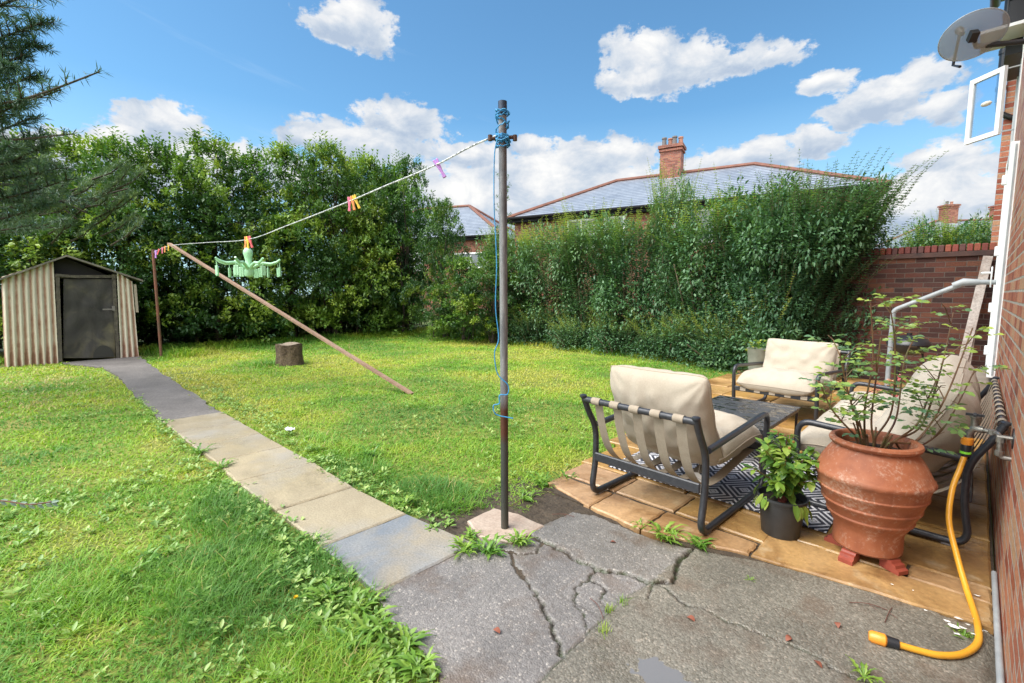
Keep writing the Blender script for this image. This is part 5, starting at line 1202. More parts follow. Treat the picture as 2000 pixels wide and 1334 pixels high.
# grass sprigs in the cracks
for (px, py, lab) in ((1190, 1195, 'tuft of fine grass in the joint of the tarmac'), (1216, 1178, 'smaller tuft of fine grass further up the tarmac joint'), (1180, 1235, 'tiny tuft of grass low on the tarmac joint')):
    g = G(px, py); n = 40; th = RNG.random(n) * 6.28; le = RNG.random(n) * .8
    D = np.stack([np.cos(th) * le, np.sin(th) * le, np.ones(n)], -1); P = np.stack([RNG.normal(size=n) * .012, RNG.normal(size=n) * .012, np.zeros(n)], -1)
    o_ = leaf_obj('grass_tuft', P, D, np.stack([-np.cos(th), -np.sin(th), le], -1), .02 + RNG.random(n) * .035, np.full(n, .0025), .35 + .3 * RNG.random(n), MATS['grass_blade'], None, 'blade', droop=.2); o_.location = (g[0], g[1], 0)
    tag(o_, lab, 'grass tuft', 'grass tufts in the tarmac joint')
# dandelion flower
g = G(600, 1185); df = thing('dandelion_flower', 'single yellow dandelion flower on a curved stalk in the near grass', 'flower', (g[0], g[1], 0))
tipp = at_depth(578, 1168, g[0] * FW[0] + g[1] * FW[1] - .02) - Vector((g[0], g[1], 0))
b = MB(); b.tube(spline([(.03, .03, 0), (.02, .02, tipp.z * .6), tipp], 6), .0016, 5); b.build('stalk', weed_m, df)
n = 60; a = RNG.random(n) * 6.28; D = np.stack([np.cos(a), np.sin(a), .3 + RNG.random(n)], -1); leaf_obj('head', np.tile(np.array(tipp), (n, 1)), D, np.tile([0, 0, 1.0], (n, 1)), np.full(n, .014), np.full(n, .004), RNG.random(n), leaf_mat('dandelion_yellow', [(0, (.75, .42, .01)), (1, (.85, .6, .02))], .6), df)
# scrap of white plastic on the lawn, bits on the tarmac
g = G(566, 846); V = []; F = []
for i in range(9):
    for k in range(7): V.append((i * .012 - .05, k * .012 - .036, .03 + .022 * mn.noise(Vector((i * .5, k * .5, 2))) + .01 * random.random()))
for i in range(8):
    for k in range(6): q = i * 7 + k; F.append((q, q + 7, q + 8, q + 1))
o_ = mesh_np('plastic_scrap', V, np.array(F), pbr('scrap_white', (.66, .68, .72), .3)); o_.location = (g[0], g[1], .01); tag(o_, 'crumpled scrap of white plastic lying on the lawn by the path', 'litter')
lf = pbr('dead_leaf', (.22, .07, .04), .7); tw = pbr('twig', (.12, .045, .03), .8)
for k, (px, py, lab) in enumerate(((1349, 1213, 'red leaf scrap left of the long tarmac crack'), (1540, 1253, 'brown leaf curl beside the right end of the crack'), (1597, 1302, 'dark leaf curl nearest the bottom of the tarmac'), (1197, 1063, 'small leaf scrap on the raised tarmac piece'), (1635, 1225, 'leaf scrap between the crack and the patio edge'), (970, 1237, 'brown leaf scrap on the left tarmac piece'))):
    g = G(px, py); n = 6; V = []; F = []
    for i in range(n + 1):
        t = i / n
        for s in (-1, 1): V.append(((t - .5) * .035, s * .011 * math.sin(math.pi * (t * .9 + .05)), .006 + .010 * math.sin(t * 3) + .004 * s * t))
    for i in range(n): F.append((2 * i, 2 * i + 2, 2 * i + 3, 2 * i + 1))
    o_ = mesh_np('fallen_leaf', V, np.array(F), lf, smooth=True); o_.location = (g[0], g[1], .004); o_.rotation_euler = (0, 0, k * 1.3); tag(o_, lab, 'fallen leaf', 'fallen leaves on the tarmac')
for k, (px, py, lab) in enumerate(((1695, 1188, 'forked reddish twig at the patio edge in front of the urn'), (1735, 1205, 'thin curved twig on the tarmac below the patio edge'), (1165, 1192, 'pale dry twig on the tarmac crack'), (1100, 1010, 'dead straw on the soil by the patio corner'), (1010, 985, 'dry stem on the soil beside the post'))):
    g = G(px, py); b = MB(); a = k * 1.1 + .4; L_ = .07; pts = spline([(-L_ * math.cos(a), -L_ * math.sin(a), .006), (0, .012, .012), (L_ * math.cos(a), L_ * math.sin(a), .007)], 6); b.tube(pts, .0016, 5); b.tube([pts[6], (pts[6][0] + .03, pts[6][1] - .02, .009)], .0012, 4)
    o_ = b.build('twig', tw); o_.location = (g[0], g[1], .004); tag(o_, lab, 'twig', 'dry twigs on the ground')
# shards of white paint on the patio by the house wall
pm = pbr('paint_flake', (.72, .70, .66), .6)
b = MB()
for px, py, s in [(1850, 1215, 12), (1862, 1225, 20), (1872, 1210, 16), (1880, 1228, 14), (1890, 1222, 10), (1868, 1240, 12), (1905, 1212, 10), (1912, 1232, 12), (1900, 1240, 9), (1925, 1235, 9), (1742, 1143, 7), (1808, 1194, 6), (1900, 1178, 7), (1908, 1165, 12), (1783, 1155, 4)]:
    g = G(px, py, .02); a0 = random.random() * 6; r_ = s / 905 * .5 * 2.0
    b.add([(g[0] + r_ * random.uniform(.6, 1.2) * math.cos(a0 + i * 1.05) * .9, g[1] + r_ * .5 * random.uniform(.6, 1.3) * math.sin(a0 + i * 1.05), .0245 + .0005 * i) for i in range(6)], [tuple(range(6))])
stuff(b.build('paint_flakes', pm))
# sprig of grey-green leaves reaching in from the left
P = []; D = []; Nn = []; L_ = []; W_ = []; r_ = []; pts = spline([at_depth(-60, 985, 1.5), at_depth(0, 978, 1.48), at_depth(55, 985, 1.46), at_depth(100, 980, 1.45)], 6)
spr = thing('leafy_sprig', 'pale grey green leafy sprig reaching in at the left edge above the lawn', 'sprig', pts[0]); b = MB(); b.tube([p - pts[0] for p in pts], .002, 5); 
stemb = pts[0]; b.tube([(0, 0, 0), (-.12, -.1, -.3), (-.15, -.12, -stemb.z)], .004, 6); b.build('stem', tw, spr)
for i, p in enumerate(pts[::2]):
    for s in (-1, 1):
        q = p - pts[0]; P.append(q); D.append((RT[0] * .8, RT[1] * .8, .35 * s - .25)); Nn.append((-FW[0], -FW[1], .7)); L_.append(.027); W_.append(.0095); r_.append(random.random() * .4)
leaf_obj('foliage', P, D, Nn, L_, W_, np.array(r_), leaf_mat('grey_leaf', [(0, (.14, .23, .17)), (1, (.26, .35, .27))], .3, .2), spr, 'oval', .1, .1)

# ================================================================== TREES, HEDGES
leaf_hedge = leaf_mat('hedge_leaf', [(0, (.016, .050, .018)), (.3, (.036, .098, .026)), (.6, (.10, .205, .033)), (1, (.27, .37, .05))], rough=.42, trans=.25)
leaf_privet = leaf_mat('privet_leaf', [(0, (.032, .088, .045)), (.35, (.075, .17, .078)), (.65, (.15, .27, .105)), (.85, (.22, .36, .07)), (1, (.36, .46, .09))], rough=.42, trans=.22)
bark_d = pbr('bark_dark', mottled([(.3, (.035, .028, .02)), (.7, (.095, .075, .055))], 8, fine=(40, .6, 1.2)), .9, bump=(30, .8, .02))
bark_l = pbr('bark_pale', mottled([(.3, (.10, .075, .045)), (.7, (.22, .17, .11))], 8, fine=(40, .6, 1.2)), .9)

def broad_tree(h, rad, low, seed, nb=46, nl=15000, ls=.105, bright=0.0):
    "returns meshes (trunk, limbs, crown) of a bushy tree, base at the origin"
    rg = np.random.default_rng(seed); rnd = random.Random(seed)
    root = bpy.data.objects.new('hedge_tree', None)
    t = MB(); top = Vector((rnd.uniform(-.2, .2), rnd.uniform(-.2, .2), h * .62))
    tp_ = spline([(0, 0, -.1), (rnd.uniform(-.1, .1), rnd.uniform(-.1, .1), h * .25), top], 5); t.tube(tp_, [.10 * (1 - .6 * i / len(tp_)) for i in range(len(tp_))], 8)
    blobs = []
    for i in range(nb):
        z = low + (h - low) * ((i + rnd.random()) / nb) ** .9; f = (z - low) / (h - low)
        rr = rad * (.55 + .6 * math.sin(min(1, f * .9 + .22) * math.pi) ** .8) * (1 if f < .8 else (1.02 - f) / .22 * .8 + .2)
        a = i * 2.399 + rnd.uniform(-.5, .5); q = rr * (rnd.random() ** .40) * 1.06
        br = rnd.uniform(.26, .70) * (1 if f < .75 else .72); blobs.append((Vector((q * math.cos(a), q * math.sin(a), z - br * .3)), br, rnd.random()))
    for k in range(7):
        c = blobs[rnd.randrange(nb // 3, nb)][0]; st_ = tp_[rnd.randrange(4, len(tp_))]; t.tube(spline([st_, st_.lerp(c, .5) + Vector((0, 0, .15)), c], 4), [.045, .04, .035, .03, .025, .02, .016, .012, .008], 6)
    for k in range(5):   # extra stems low down
        a = rnd.random() * 6.28; r0 = rnd.uniform(.15, .5) * rad; t.tube(spline([(r0 * math.cos(a), r0 * math.sin(a), -.1), (r0 * 1.2 * math.cos(a + .2), r0 * 1.2 * math.sin(a + .2), h * .2), (r0 * 1.5 * math.cos(a), r0 * 1.5 * math.sin(a), h * .45)], 4), [.05, .045, .04, .035, .03, .025, .02, .018, .015], 6)
    trunk = t.build('trunk', bark_d, root, True)
    w = np.array([b_[1] ** 2 for b_ in blobs]); cnt_ = np.maximum(30, (nl * w / w.sum()).astype(int))
    Ps = []; Ds = []; Ns = []; rs = []
    for (c, br, cr), n in zip(blobs, cnt_):
        u = norm(rg.normal(size=(n, 3))); u[:, 2] = np.abs(u[:, 2]) * np.where(rg.random(n) < .68, 1, -1)
        # twig tufts: leaves gather round sub-centres
        m_ = max(5, n // 16); sub = norm(rg.normal(size=(m_, 3))); sub[:, 2] = np.where(sub[:, 2] < -.3, -sub[:, 2], sub[:, 2]); sr = br * (.62 + .55 * rg.random(m_)); k = rg.integers(0, m_, n)
        P = np.array(c) + sub[k] * sr[k][:, None] * [1.08, 1.08, .92] + rg.normal(size=(n, 3)) * .055
        D = norm(sub[k] * .8 + rg.normal(size=(n, 3)) * .8 + [0, 0, -.15]); N = norm(u * .5 + [0, 0, .9] + sub[k] * .4)
        Ps.append(P); Ds.append(D); Ns.append(N)
        f = (P[:, 2] - low) / (h - low)
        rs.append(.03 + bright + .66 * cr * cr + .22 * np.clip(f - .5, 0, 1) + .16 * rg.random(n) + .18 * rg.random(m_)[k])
    # upright whippy shoots on top
    for k in range(26):
        a = rnd.random() * 6.28; q = rad * rnd.random() * .95; z0 = h - .25 - .5 * (q / rad) ** 2; L_ = rnd.uniform(.25, .6); n = 14
        tt = np.linspace(0, 1, n); P = np.stack([q * math.cos(a) + tt * L_ * .2 * math.cos(a), q * math.sin(a) + tt * L_ * .2 * math.sin(a), z0 + tt * L_], -1)
        Ps.append(P); aa = tt * 40; Ds.append(np.stack([np.cos(aa), np.sin(aa), .6 + 0 * tt], -1)); Ns.append(np.stack([-np.cos(aa) * .5, -np.sin(aa) * .5, 1 + 0 * tt], -1)); rs.append(np.full(n, .62 + bright))
    P = np.concatenate(Ps); n = len(P); L = ls * (.6 + .7 * rg.random(n))
    V, F, k = leaves(P, np.concatenate(Ds), np.concatenate(Ns), L, L * (.42 + .2 * rg.random(n)))
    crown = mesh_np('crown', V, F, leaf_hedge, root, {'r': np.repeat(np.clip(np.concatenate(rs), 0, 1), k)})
    return root
def copy_tree(root, loc, rz, s):
    r = root.copy(); COL.objects.link(r); r.location = loc; r.rotation_euler = (0, 0, rz); r.scale = s
    for c in root.children:
        d = c.copy(); COL.objects.link(d); d.parent = r
        for g_ in c.children: e = g_.copy(); COL.objects.link(e); e.parent = d
    return r
protos = [broad_tree(5.2, 1.3, .55, 3, nb=46, nl=18000), broad_tree(5.2, 1.4, .35, 4, nb=64, nl=20000, bright=.05), broad_tree(5.2, 1.2, .7, 5, nb=42, nl=16500), broad_tree(5.2, 1.4, .3, 6, nb=68, nl=21000)]
for p_ in protos: COL.objects.link(p_)
used = [False] * 4
def place(i, loc, rz, s, name, label, cat, group):
    if not used[i]: used[i] = True; r = protos[i]; r.location = loc; r.rotation_euler = (0, 0, rz); r.scale = s
    else: r = copy_tree(protos[i], loc, rz, s)
    r.name = name; return tag(r, label, cat, group)
GH = 'tall trees grown into a hedge across the back'
# (px of crown centre, depth X, px of crown top, label)
for i, (px, X_, pyt, lab, w_) in enumerate(((-60, -16.2, 360, 'dark tree at the far left behind the shed, half hidden by the pine', 1.1), (70, -16.0, 320, 'tree rising directly behind the shed roof', 1.0), (165, -17.0, 270, 'yellow green topped tree to the right behind the shed', 1.05), (250, -15.6, 272, 'tree just behind the rusty post', .95), (335, -15.8, 278, 'tall dark tree behind the top end of the wooden prop', 1.0),
                                     (425, -15.4, 268, 'tall tree with gaps of sky behind the left half of the sock dryer', 1.0), (505, -15.7, 300, 'tree behind the right half of the sock dryer', .95), (575, -15.5, 284, 'dense tree behind the tree stump', 1.0), (762, -17.2, 330, 'darker tree set back behind the gap left of the last tall tree', 1.1), (700, -17.4, 320, 'darker tree set back between the two trees behind the upper pegs', 1.1), (655, -15.2, 280, 'tall pale topped tree behind the upper pegs', 1.0), (728, -15.4, 305, 'tree behind the sagging middle of the line, right of the upper pegs', .95), (800, -14.6, 308, 'last tall tree at the right corner of the back hedge', .85))):
    p = AX(px, 640, X_); top = AX(px, pyt, X_); place(i * 3 % 4 if i % 2 else (i // 2) % 4, (X_, p.y, -.05), i * 1.7, (w_ * 1.05, w_ * 1.05, max(.5, top.z / 5.35)), 'hedge_tree', lab, 'tree', GH)
for i, (px, X_, hh, lab) in enumerate(((300, -16.4, 1.5, 'low leafy bush under the trees just right of the rusty post'), (395, -16.6, 1.6, 'low leafy bush under the trees below the top of the prop'), (470, -16.5, 1.4, 'low leafy bush under the trees below the sock dryer'), (545, -16.6, 1.5, 'low leafy bush straight behind the tree stump'),
                                     (620, -16.4, 1.6, 'low leafy bush under the trees to the right behind the stump'), (695, -16.2, 1.5, 'low leafy bush under the trees below the upper pegs'), (765, -15.8, 1.7, 'low leafy bush under the last tall tree of the back hedge'))):
    p = AX(px, 640, X_); place(3 - i % 2 * 2, (X_, p.y, -.25), i * 2.3, (.95, .95, hh / 5.2), 'bush', lab, 'bush', 'low bushes under the back trees')
# corner of the garden, lower and looser
for i, (px, a, pyt, lab, w_) in enumerate(((868, 15.2, 390, 'loose pale green bush in the far corner left of the grey post', .62), (905, 14.2, 500, 'low bush in the far corner beside the washing line post', .62), (962, 13.4, 485, 'low bush just behind the washing line post', .62))):
    p = at_depth(px, 640, a); top = at_depth(px, pyt, a); place(i, (p.x, p.y, -.05), i * 2.1 + 1, (w_, w_, top.z / 5.35), 'bush', lab, 'bush', 'low bushes in the far corner')

def privet(h, spread, seed, nshoot=190, lean=(0, 0), ls=.078, wand=.5):
    "an upright shrub of many shoots carrying paired leaves"
    rg = np.random.default_rng(seed); rnd = random.Random(seed); root = bpy.data.objects.new('hedge_shrub', None)
    t = MB(); P = []; D = []; N = []; rr = []; LL = []; tipc = .35 if lean[0] else 1.3
    for i in range(9):
        a = rnd.random() * 6.28; r0 = rnd.uniform(.05, .35); t.tube(spline([(r0 * math.cos(a), r0 * math.sin(a), -.1), (r0 * 1.5 * math.cos(a) + lean[0] * .1, r0 * 1.5 * math.sin(a) + lean[1] * .1, h * .25), (r0 * 2.5 * math.cos(a) + lean[0] * .4, r0 * 2.5 * math.sin(a) + lean[1] * .4, h * .6)], 4), [.028 - .002 * k for k in range(9)], 5)
    for i in range(nshoot):
        a = rnd.random() * 6.28; q = spread * math.sqrt(rnd.random()); cx, cy = q * math.cos(a), q * math.sin(a); zf = rnd.random() ** .75
        z0 = .02 + (h * .8) * zf; L_ = rnd.uniform(.5, 1.15) * (.8 if zf > .8 else 1); out = rnd.uniform(.12, .55) if zf < .75 else rnd.uniform(.02, .3)
        if lean[0]: out = rnd.uniform(.15, .75); L_ *= rnd.uniform(.8, 1.08)
        b0 = Vector((cx * (.55 + .5 * zf) + lean[0] * zf, cy * (.55 + .5 * zf) + lean[1] * zf, z0)); dirn = Vector((math.cos(a) * out + lean[0] * .35, math.sin(a) * out + lean[1] * .35, 1)).normalized()
        if z0 + L_ > h * 1.02 and rnd.random() > wand: L_ = max(.3, h - z0)
        n = int(L_ / .042); bend_ = rnd.uniform(0, .35); c0 = rnd.random()
        tw_ = rnd.random() * 6
        for k in range(n):
            u = k / n; p = b0 + dirn * L_ * u + Vector((math.cos(a), math.sin(a), -.5)) * bend_ * u * u * L_; th = tw_ + (k % 2) * 1.57
            for sg in (1, -1):
                c, s_ = math.cos(th) * sg, math.sin(th) * sg; sz = ls * (1.1 - .55 * u) * rnd.uniform(.75, 1.2)
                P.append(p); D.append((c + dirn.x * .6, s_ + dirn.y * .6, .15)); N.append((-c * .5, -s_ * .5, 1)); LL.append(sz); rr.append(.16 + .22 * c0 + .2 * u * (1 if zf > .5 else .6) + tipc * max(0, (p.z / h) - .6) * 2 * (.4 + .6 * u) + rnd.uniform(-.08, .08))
        if i % 5 == 0 or z0 + L_ > h * .95: t.tube([b0, b0 + dirn * L_ * .5 + Vector((math.cos(a), math.sin(a), -.5)) * bend_ * .25 * L_, b0 + dirn * L_ + Vector((math.cos(a), math.sin(a), -.5)) * bend_ * L_], [.0035, .0025, .0015], 4)
    t.build('stems', bark_l, root, True); L = np.array(LL)
    nm = int(nshoot * 26); zz = rg.random(nm) ** .9 * h * .86; aa = rg.random(nm) * 6.283; ck = rg.random(nm)
    ncl = 70; ca = rg.random(ncl) * 6.283; cz = rg.random(ncl) * h * .84; cq = spread * (.45 + .75 * rg.random(ncl)) * (1 - .35 * np.clip(cz / h - .6, 0, 1)); kk = rg.integers(0, ncl, nm); rv = norm(rg.normal(size=(nm, 3))) * (.12 + .2 * rg.random((nm, 1)))
    MP = np.stack([cq[kk] * np.cos(ca[kk]) + lean[0] * cz[kk] / h, cq[kk] * np.sin(ca[kk]) + lean[1] * cz[kk] / h, cz[kk] + .05], -1) + rv * [1, 1, 1.3]; MP[:, 2] = np.maximum(MP[:, 2], .02)
    MD = norm(rv) + rg.normal(size=(nm, 3)) * .5 + [0, 0, -.1]; MN_ = norm(rv) * .4 + [0, 0, 1] + rg.normal(size=(nm, 3)) * .25
    P = np.concatenate([np.array(P, float), MP]); D = np.concatenate([np.array(D, float), MD]); N = np.concatenate([np.array(N, float), MN_]); L = np.concatenate([L, ls * (.8 + .5 * rg.random(nm))]); cc_ = rg.random(ncl)
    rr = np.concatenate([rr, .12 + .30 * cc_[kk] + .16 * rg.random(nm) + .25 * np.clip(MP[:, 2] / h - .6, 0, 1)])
    V, F, k = leaves(P, D, N, L, L * .52)
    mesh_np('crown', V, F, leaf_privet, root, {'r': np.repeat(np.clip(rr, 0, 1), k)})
    return root
pv = [privet(3.0, .85, 21, 420), privet(3.0, .9, 22, 440), privet(3.0, .8, 23, 400, wand=.7), privet(3.0, 1.0, 24, 640, lean=(.55, .05), wand=.8)]
for p_ in pv: COL.objects.link(p_)
usedp = [False] * 4
GP = 'overgrown privet shrubs along the right boundary'
for i, (px, Y_, pyt, k, w_, lab) in enumerate(((1000, 10.4, 448, 0, 1.0, 'privet shrub directly right of the washing line post'), (1075, 10.3, 440, 1, 1.0, 'privet shrub below the left end of the slate roof'), (1150, 10.2, 418, 2, 1.0, 'privet shrub in front of the upper windows of the slate roofed house'), (1230, 10.15, 424, 0, 1.0, 'privet shrub left of the chimney with yellow green tips'),
                                      (1308, 10.1, 345, 2, .6, 'tall pale tipped privet shrub covering the foot of the chimney'), (1385, 10.0, 398, 1, 1.0, 'privet shrub right of the chimney behind the nearest armchair'), (1465, 9.8, 362, 0, 1.0, 'dark tall privet shrub left of the far armchair'), (1515, 9.4, 362, 3, .9, 'widest privet shrub arching up behind the far armchair'), (1562, 9.5, 352, 3, .8, 'last privet shrub leaning over the brick garden wall'))):
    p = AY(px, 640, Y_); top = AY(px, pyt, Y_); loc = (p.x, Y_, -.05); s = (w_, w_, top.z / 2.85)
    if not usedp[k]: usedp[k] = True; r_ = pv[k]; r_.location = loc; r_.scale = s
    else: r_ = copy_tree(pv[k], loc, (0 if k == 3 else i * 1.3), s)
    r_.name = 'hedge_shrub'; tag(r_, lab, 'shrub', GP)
# low growth at the foot of the hedge
lowp = privet(.9, .6, 31, 150, ls=.06); COL.objects.link(lowp); lowd = False
for i, (px, Y_, hh, lab) in enumerate(((900, 9.9, .8, 'low leafy growth at the hedge foot left of the washing line post'), (1040, 9.75, .85, 'low leafy growth at the hedge foot right of the washing line post'), (1120, 9.7, .7, 'low leafy growth below the slate roofed house'), (1210, 9.65, .8, 'low leafy growth at the hedge foot in line with the left of the nearest armchair'), (1300, 9.6, .7, 'low leafy growth below the chimney'), (1380, 9.5, .8, 'low leafy growth at the hedge foot just left of the far armchair'), (1490, 9.3, 1.15, 'reddish tipped young shrub behind the left end of the far armchair'), (1425, 9.35, .8, 'low leafy growth nearest the grey planter'))):
    p = AY(px, 690, Y_); loc = (p.x, Y_, -.03); s = (1, 1, hh / .95)
    if not lowd: lowd = True; r_ = lowp; r_.location = loc; r_.scale = s
    else: r_ = copy_tree(lowp, loc, i * 1.1, s)
    r_.name = 'undergrowth_shrub'; tag(r_, lab, 'shrub', 'low growth at the foot of the privet hedge')
# bamboo-thin birch showing beside the post, bare twigs and few leaves
bt_p = at_depth(985, 600, 14.5); bt = thing('birch_sapling', 'thin sparse birch sapling showing above the hedge on both sides of the steel post', 'tree', (bt_p.x, bt_p.y, 0))
b = MB(); hz = at_depth(985, 335, 14.5).z; b.tube([(0, 0, 0), (.05, 0, hz * .6), (0, .05, hz)], [.04, .025, .006], 6); P = []; D = []
rnd = random.Random(5)
for k in range(26):
    z = hz * rnd.uniform(.5, .97); a = rnd.random() * 6.28; L_ = rnd.uniform(.3, .8) * (1.2 - z / hz); q = Vector((L_ * math.cos(a), L_ * math.sin(a), z + L_ * 1.1)); b.tube([(.03, 0, z), q], [.008, .003], 4)
    for j in range(22): u = rnd.uniform(.2, 1.05); P.append(Vector((.03, 0, z)).lerp(q, u) + Vector([rnd.uniform(-.06, .06) for _ in range(3)])); D.append((rnd.uniform(-1, 1), rnd.uniform(-1, 1), rnd.uniform(-1, .3)))
b.build('trunk', bark_l, bt); n = len(P); leaf_obj('crown', P, D, np.tile([0, 0, 1.0], (n, 1)) + RNG.normal(size=(n, 3)) * .4, np.full(n, .05), np.full(n, .035), .2 + .5 * RNG.random(n), leaf_hedge, bt)
# greenery behind the brick wall
for i, (px, Y_, hh, lab) in enumerate(((1805, 13.5, 3.15, 'feathery green shrub behind the brick wall, left of the far chimneys'), (1850, 13.5, 3.3, 'bright green shrub behind the brick wall below the far chimneys'), (1905, 13.3, 3.1, 'green shrub behind the brick wall beside the house corner'))):
    p = AY(px, 640, Y_); r_ = copy_tree(pv[1], (p.x, Y_, 0), i * 2.0, (.8, .8, hh / 3.2)); r_.name = 'hedge_shrub'; tag(r_, lab, 'shrub', 'shrubs behind the brick garden wall')

# pine on the left
needle = leaf_mat('pine_needle', [(0, (.035, .085, .06)), (.4, (.075, .15, .10)), (.75, (.16, .24, .145)), (1, (.27, .33, .18))], rough=.45, trans=.15)
pine = thing('pine_tree', 'blue green pine tree whose needled boughs reach in from the left edge over the shed', 'tree', (-9.6, -2.1, 0))
PO = Vector((-9.6, -2.1, 0)); tr = MB(); tr.tube([(0, 0, -.1), (.05, 0, 4), (0, .05, 8.2)], [.17, .12, .04], 12)
lb = MB(); nP = []; nD = []; nR = []; rnd = random.Random(12)
def tuft(p, d, n=46, L=.11, c=.5):
    for _ in range(n):
        v = Vector((rnd.gauss(0, 1), rnd.gauss(0, 1), rnd.gauss(0, 1))).normalized(); q = (d * rnd.uniform(.2, 1.3) + v).normalized(); nP.append(p + d * rnd.uniform(-.05, .05)); nD.append(q); nR.append(c + rnd.uniform(-.2, .2))
def bough(p0, p1, droop=.1, dens=1.0, side=.55, c=.4, w=.022):
    p0, p1 = Vector(p0), Vector(p1); L_ = (p1 - p0).length; mid = p0.lerp(p1, .5) + Vector((0, 0, -droop * L_)); sp_ = spline([p0, mid, p1], 9); lb.tube(sp_, [w * (1 - .75 * i / len(sp_)) for i in range(len(sp_))], 6)
    for i in range(4, len(sp_)):
        d = (sp_[i] - sp_[i - 1]).normalized(); tuft(sp_[i], d, int(20 * dens), c=c)
        for s in (1, -1):
            if rnd.random() < side * dens:
                sd = Vector((-d.y, d.x, 0)).normalized() * s; l2 = L_ * rnd.uniform(.12, .26) * (1.25 - i / len(sp_)); q = sp_[i] + (d * .8 + sd * .8 + Vector((0, 0, rnd.uniform(-.1, .45)))).normalized() * l2; lb.tube([sp_[i], q], [.009, .005], 5)
                m_ = max(2, int(l2 / .075))
                for k in range(1, m_ + 1): tuft(sp_[i].lerp(q, k / m_), (q - sp_[i]).normalized(), int(22 * dens), c=c + rnd.uniform(-.1, .15))
def PP(px, py, a): return at_depth(px, py, a) - PO
for (x0, y0, x1, y1, a, dn, c) in ((-160, 30, 100, -30, 5.4, 1.2, .25), (-160, 90, 80, 45, 5.5, 1.4, .3), (-170, 60, 70, 90, 5.6, 1.3, .25), (-160, 160, 50, 105, 5.6, 1.2, .25), (-150, 210, 195, 140, 5.2, .42, .3), (-140, 215, 120, 175, 5.4, .8, .3), (-150, 245, 135, 262, 5.5, .38, .35), (-150, 190, 60, 150, 5.7, 1.3, .3), (-120, 240, 45, 200, 5.3, 1.3, .45),
                               (-150, 280, 60, 230, 5.8, 1.2, .3), (-150, 330, 80, 268, 6.0, 1.2, .4), (-150, 340, 110, 330, 6.0, 1.3, .55), (-150, 390, 130, 352, 6.2, 1.3, .5), (-120, 360, 160, 390, 6.4, 1.2, .5), (-100, 430, 90, 400, 6.2, 1.2, .45), (-50, 450, 120, 430, 7.0, 1.0, .5), (-60, 330, 85, 285, 5.9, 1.2, .55), (-150, 120, 20, 130, 5.3, 1.3, .3), (-150, 300, 20, 290, 5.3, 1.3, .45), (-150, 440, 60, 440, 5.9, 1.2, .5)):
    bough(PP(x0, y0, a), PP(x1, y1, a * .98), .06, dn, c=c)
    lb.tube([Vector((0, 0, max(.5, PP(x0, y0, a).z - .3))), PP(x0, y0, a)], [.05, .022], 6)
for k in range(44):   # upright candles of needles on the lower boughs
    fx = rnd.random(); px_ = 10 + 275 * fx; py_ = rnd.uniform(300 + 20 * fx, 440); a = 7.2 + rnd.uniform(-.3, .3)
    tip_ = PP(px_, py_, a); st0 = PP(px_ - rnd.uniform(20, 70), py_ + rnd.uniform(15, 45), a + .1); lb.tube([st0, st0.lerp(tip_, .6) + Vector((0, 0, -.04)), tip_], [.014, .010, .006], 5)
    dd = (tip_ - st0).normalized(); 
    for u in (.35, .55, .75, .9, 1.0): tuft(st0.lerp(tip_, u), (dd + Vector((0, 0, .5))).normalized() * 1.5, 44, c=.62 + rnd.uniform(-.1, .2))
for k in range(7):
    lb.tube(spline([Vector((0, 0, 1.6 + .2 * k)), PP(0, 330 + 15 * k, 7.2), PP(130 + 20 * k, 440 - 12 * k, 7.3)], 6), [.04 - .0025 * j for j in range(13)], 6)
for k in range(24):
    a = rnd.uniform(2.6, 5.4); z = rnd.uniform(1.6, 8.0); L_ = rnd.uniform(1.0, 2.2) * (1.15 - z / 9.5); bough((0, 0, z), (L_ * math.cos(a), L_ * math.sin(a), z + rnd.uniform(-.1, .5)), .05, .75)
tr.add(lb.v, lb.f); tr.build('trunk', bark_d, pine, True); n = len(nP)
leaf_obj('needles', nP, nD, np.tile([0, 0, 1.0], (n, 1)) + RNG.normal(size=(n, 3)) * .5, .07 + .05 * RNG.random(n), np.where(RNG.random(n) < .5, .0075, .011), np.array(nR), needle, pine, 'diamond', .1)

# dark picket fence behind the back trees, with lit grass beyond
fence_m = pbr('fence_wood', mottled([(.3, (.025, .02, .016)), (.7, (.06, .05, .04))], 10), .9)
fn = thing('picket_fence', 'dark wooden picket fence hidden behind the trunks of the back hedge', 'fence', (-17.6, 0, 0))
b = MB()
for k in range(130): b.box((0, -3.0 + k * .115, .45), (.02, .085, .9 + .02 * math.sin(k * 7.0)))
b.build('pickets', fence_m, fn)
b = MB()
for zz in (.25, .7): b.box((-.035, 4.4, zz), (.04, 15.2, .08))
b.build('rails', fence_m, fn)

# ================================================================== NEIGHBOURING HOUSES
nb_brick = brick_mat('far_brick', 0, ((.16, .05, .035), (.23, .075, .05)), ((.30, .10, .062), (.33, .14, .085)), (.26, .21, .17), 1.0)
ridge_m = pbr('ridge_tile', mottled([(.3, (.12, .05, .035)), (.7, (.19, .08, .055))], 3), .8)
def slate_rows(T, vec):
    sp = T.new('ShaderNodeSeparateXYZ'); T.l.new(vec, sp.inputs[0]); k = T.math('FRACT', T.math('MULTIPLY', sp.outputs[2], 8.0))
    c = T.ramp(T.noise(vec, 1.1, 5, .6), [(.3, (.155, .18, .22)), (.7, (.26, .29, .335))])
    c = T.mix(1.0, c, T.ramp(T.noise(vec, 9, 3, .6), [(.3, (.82,) * 3), (.7, (1.15,) * 3)]), 'MULTIPLY')
    return T.mix(T.math('LESS_THAN', k, .28), c, (.06, .068, .085))
slates = pbr('slate_courses', slate_rows, .35)
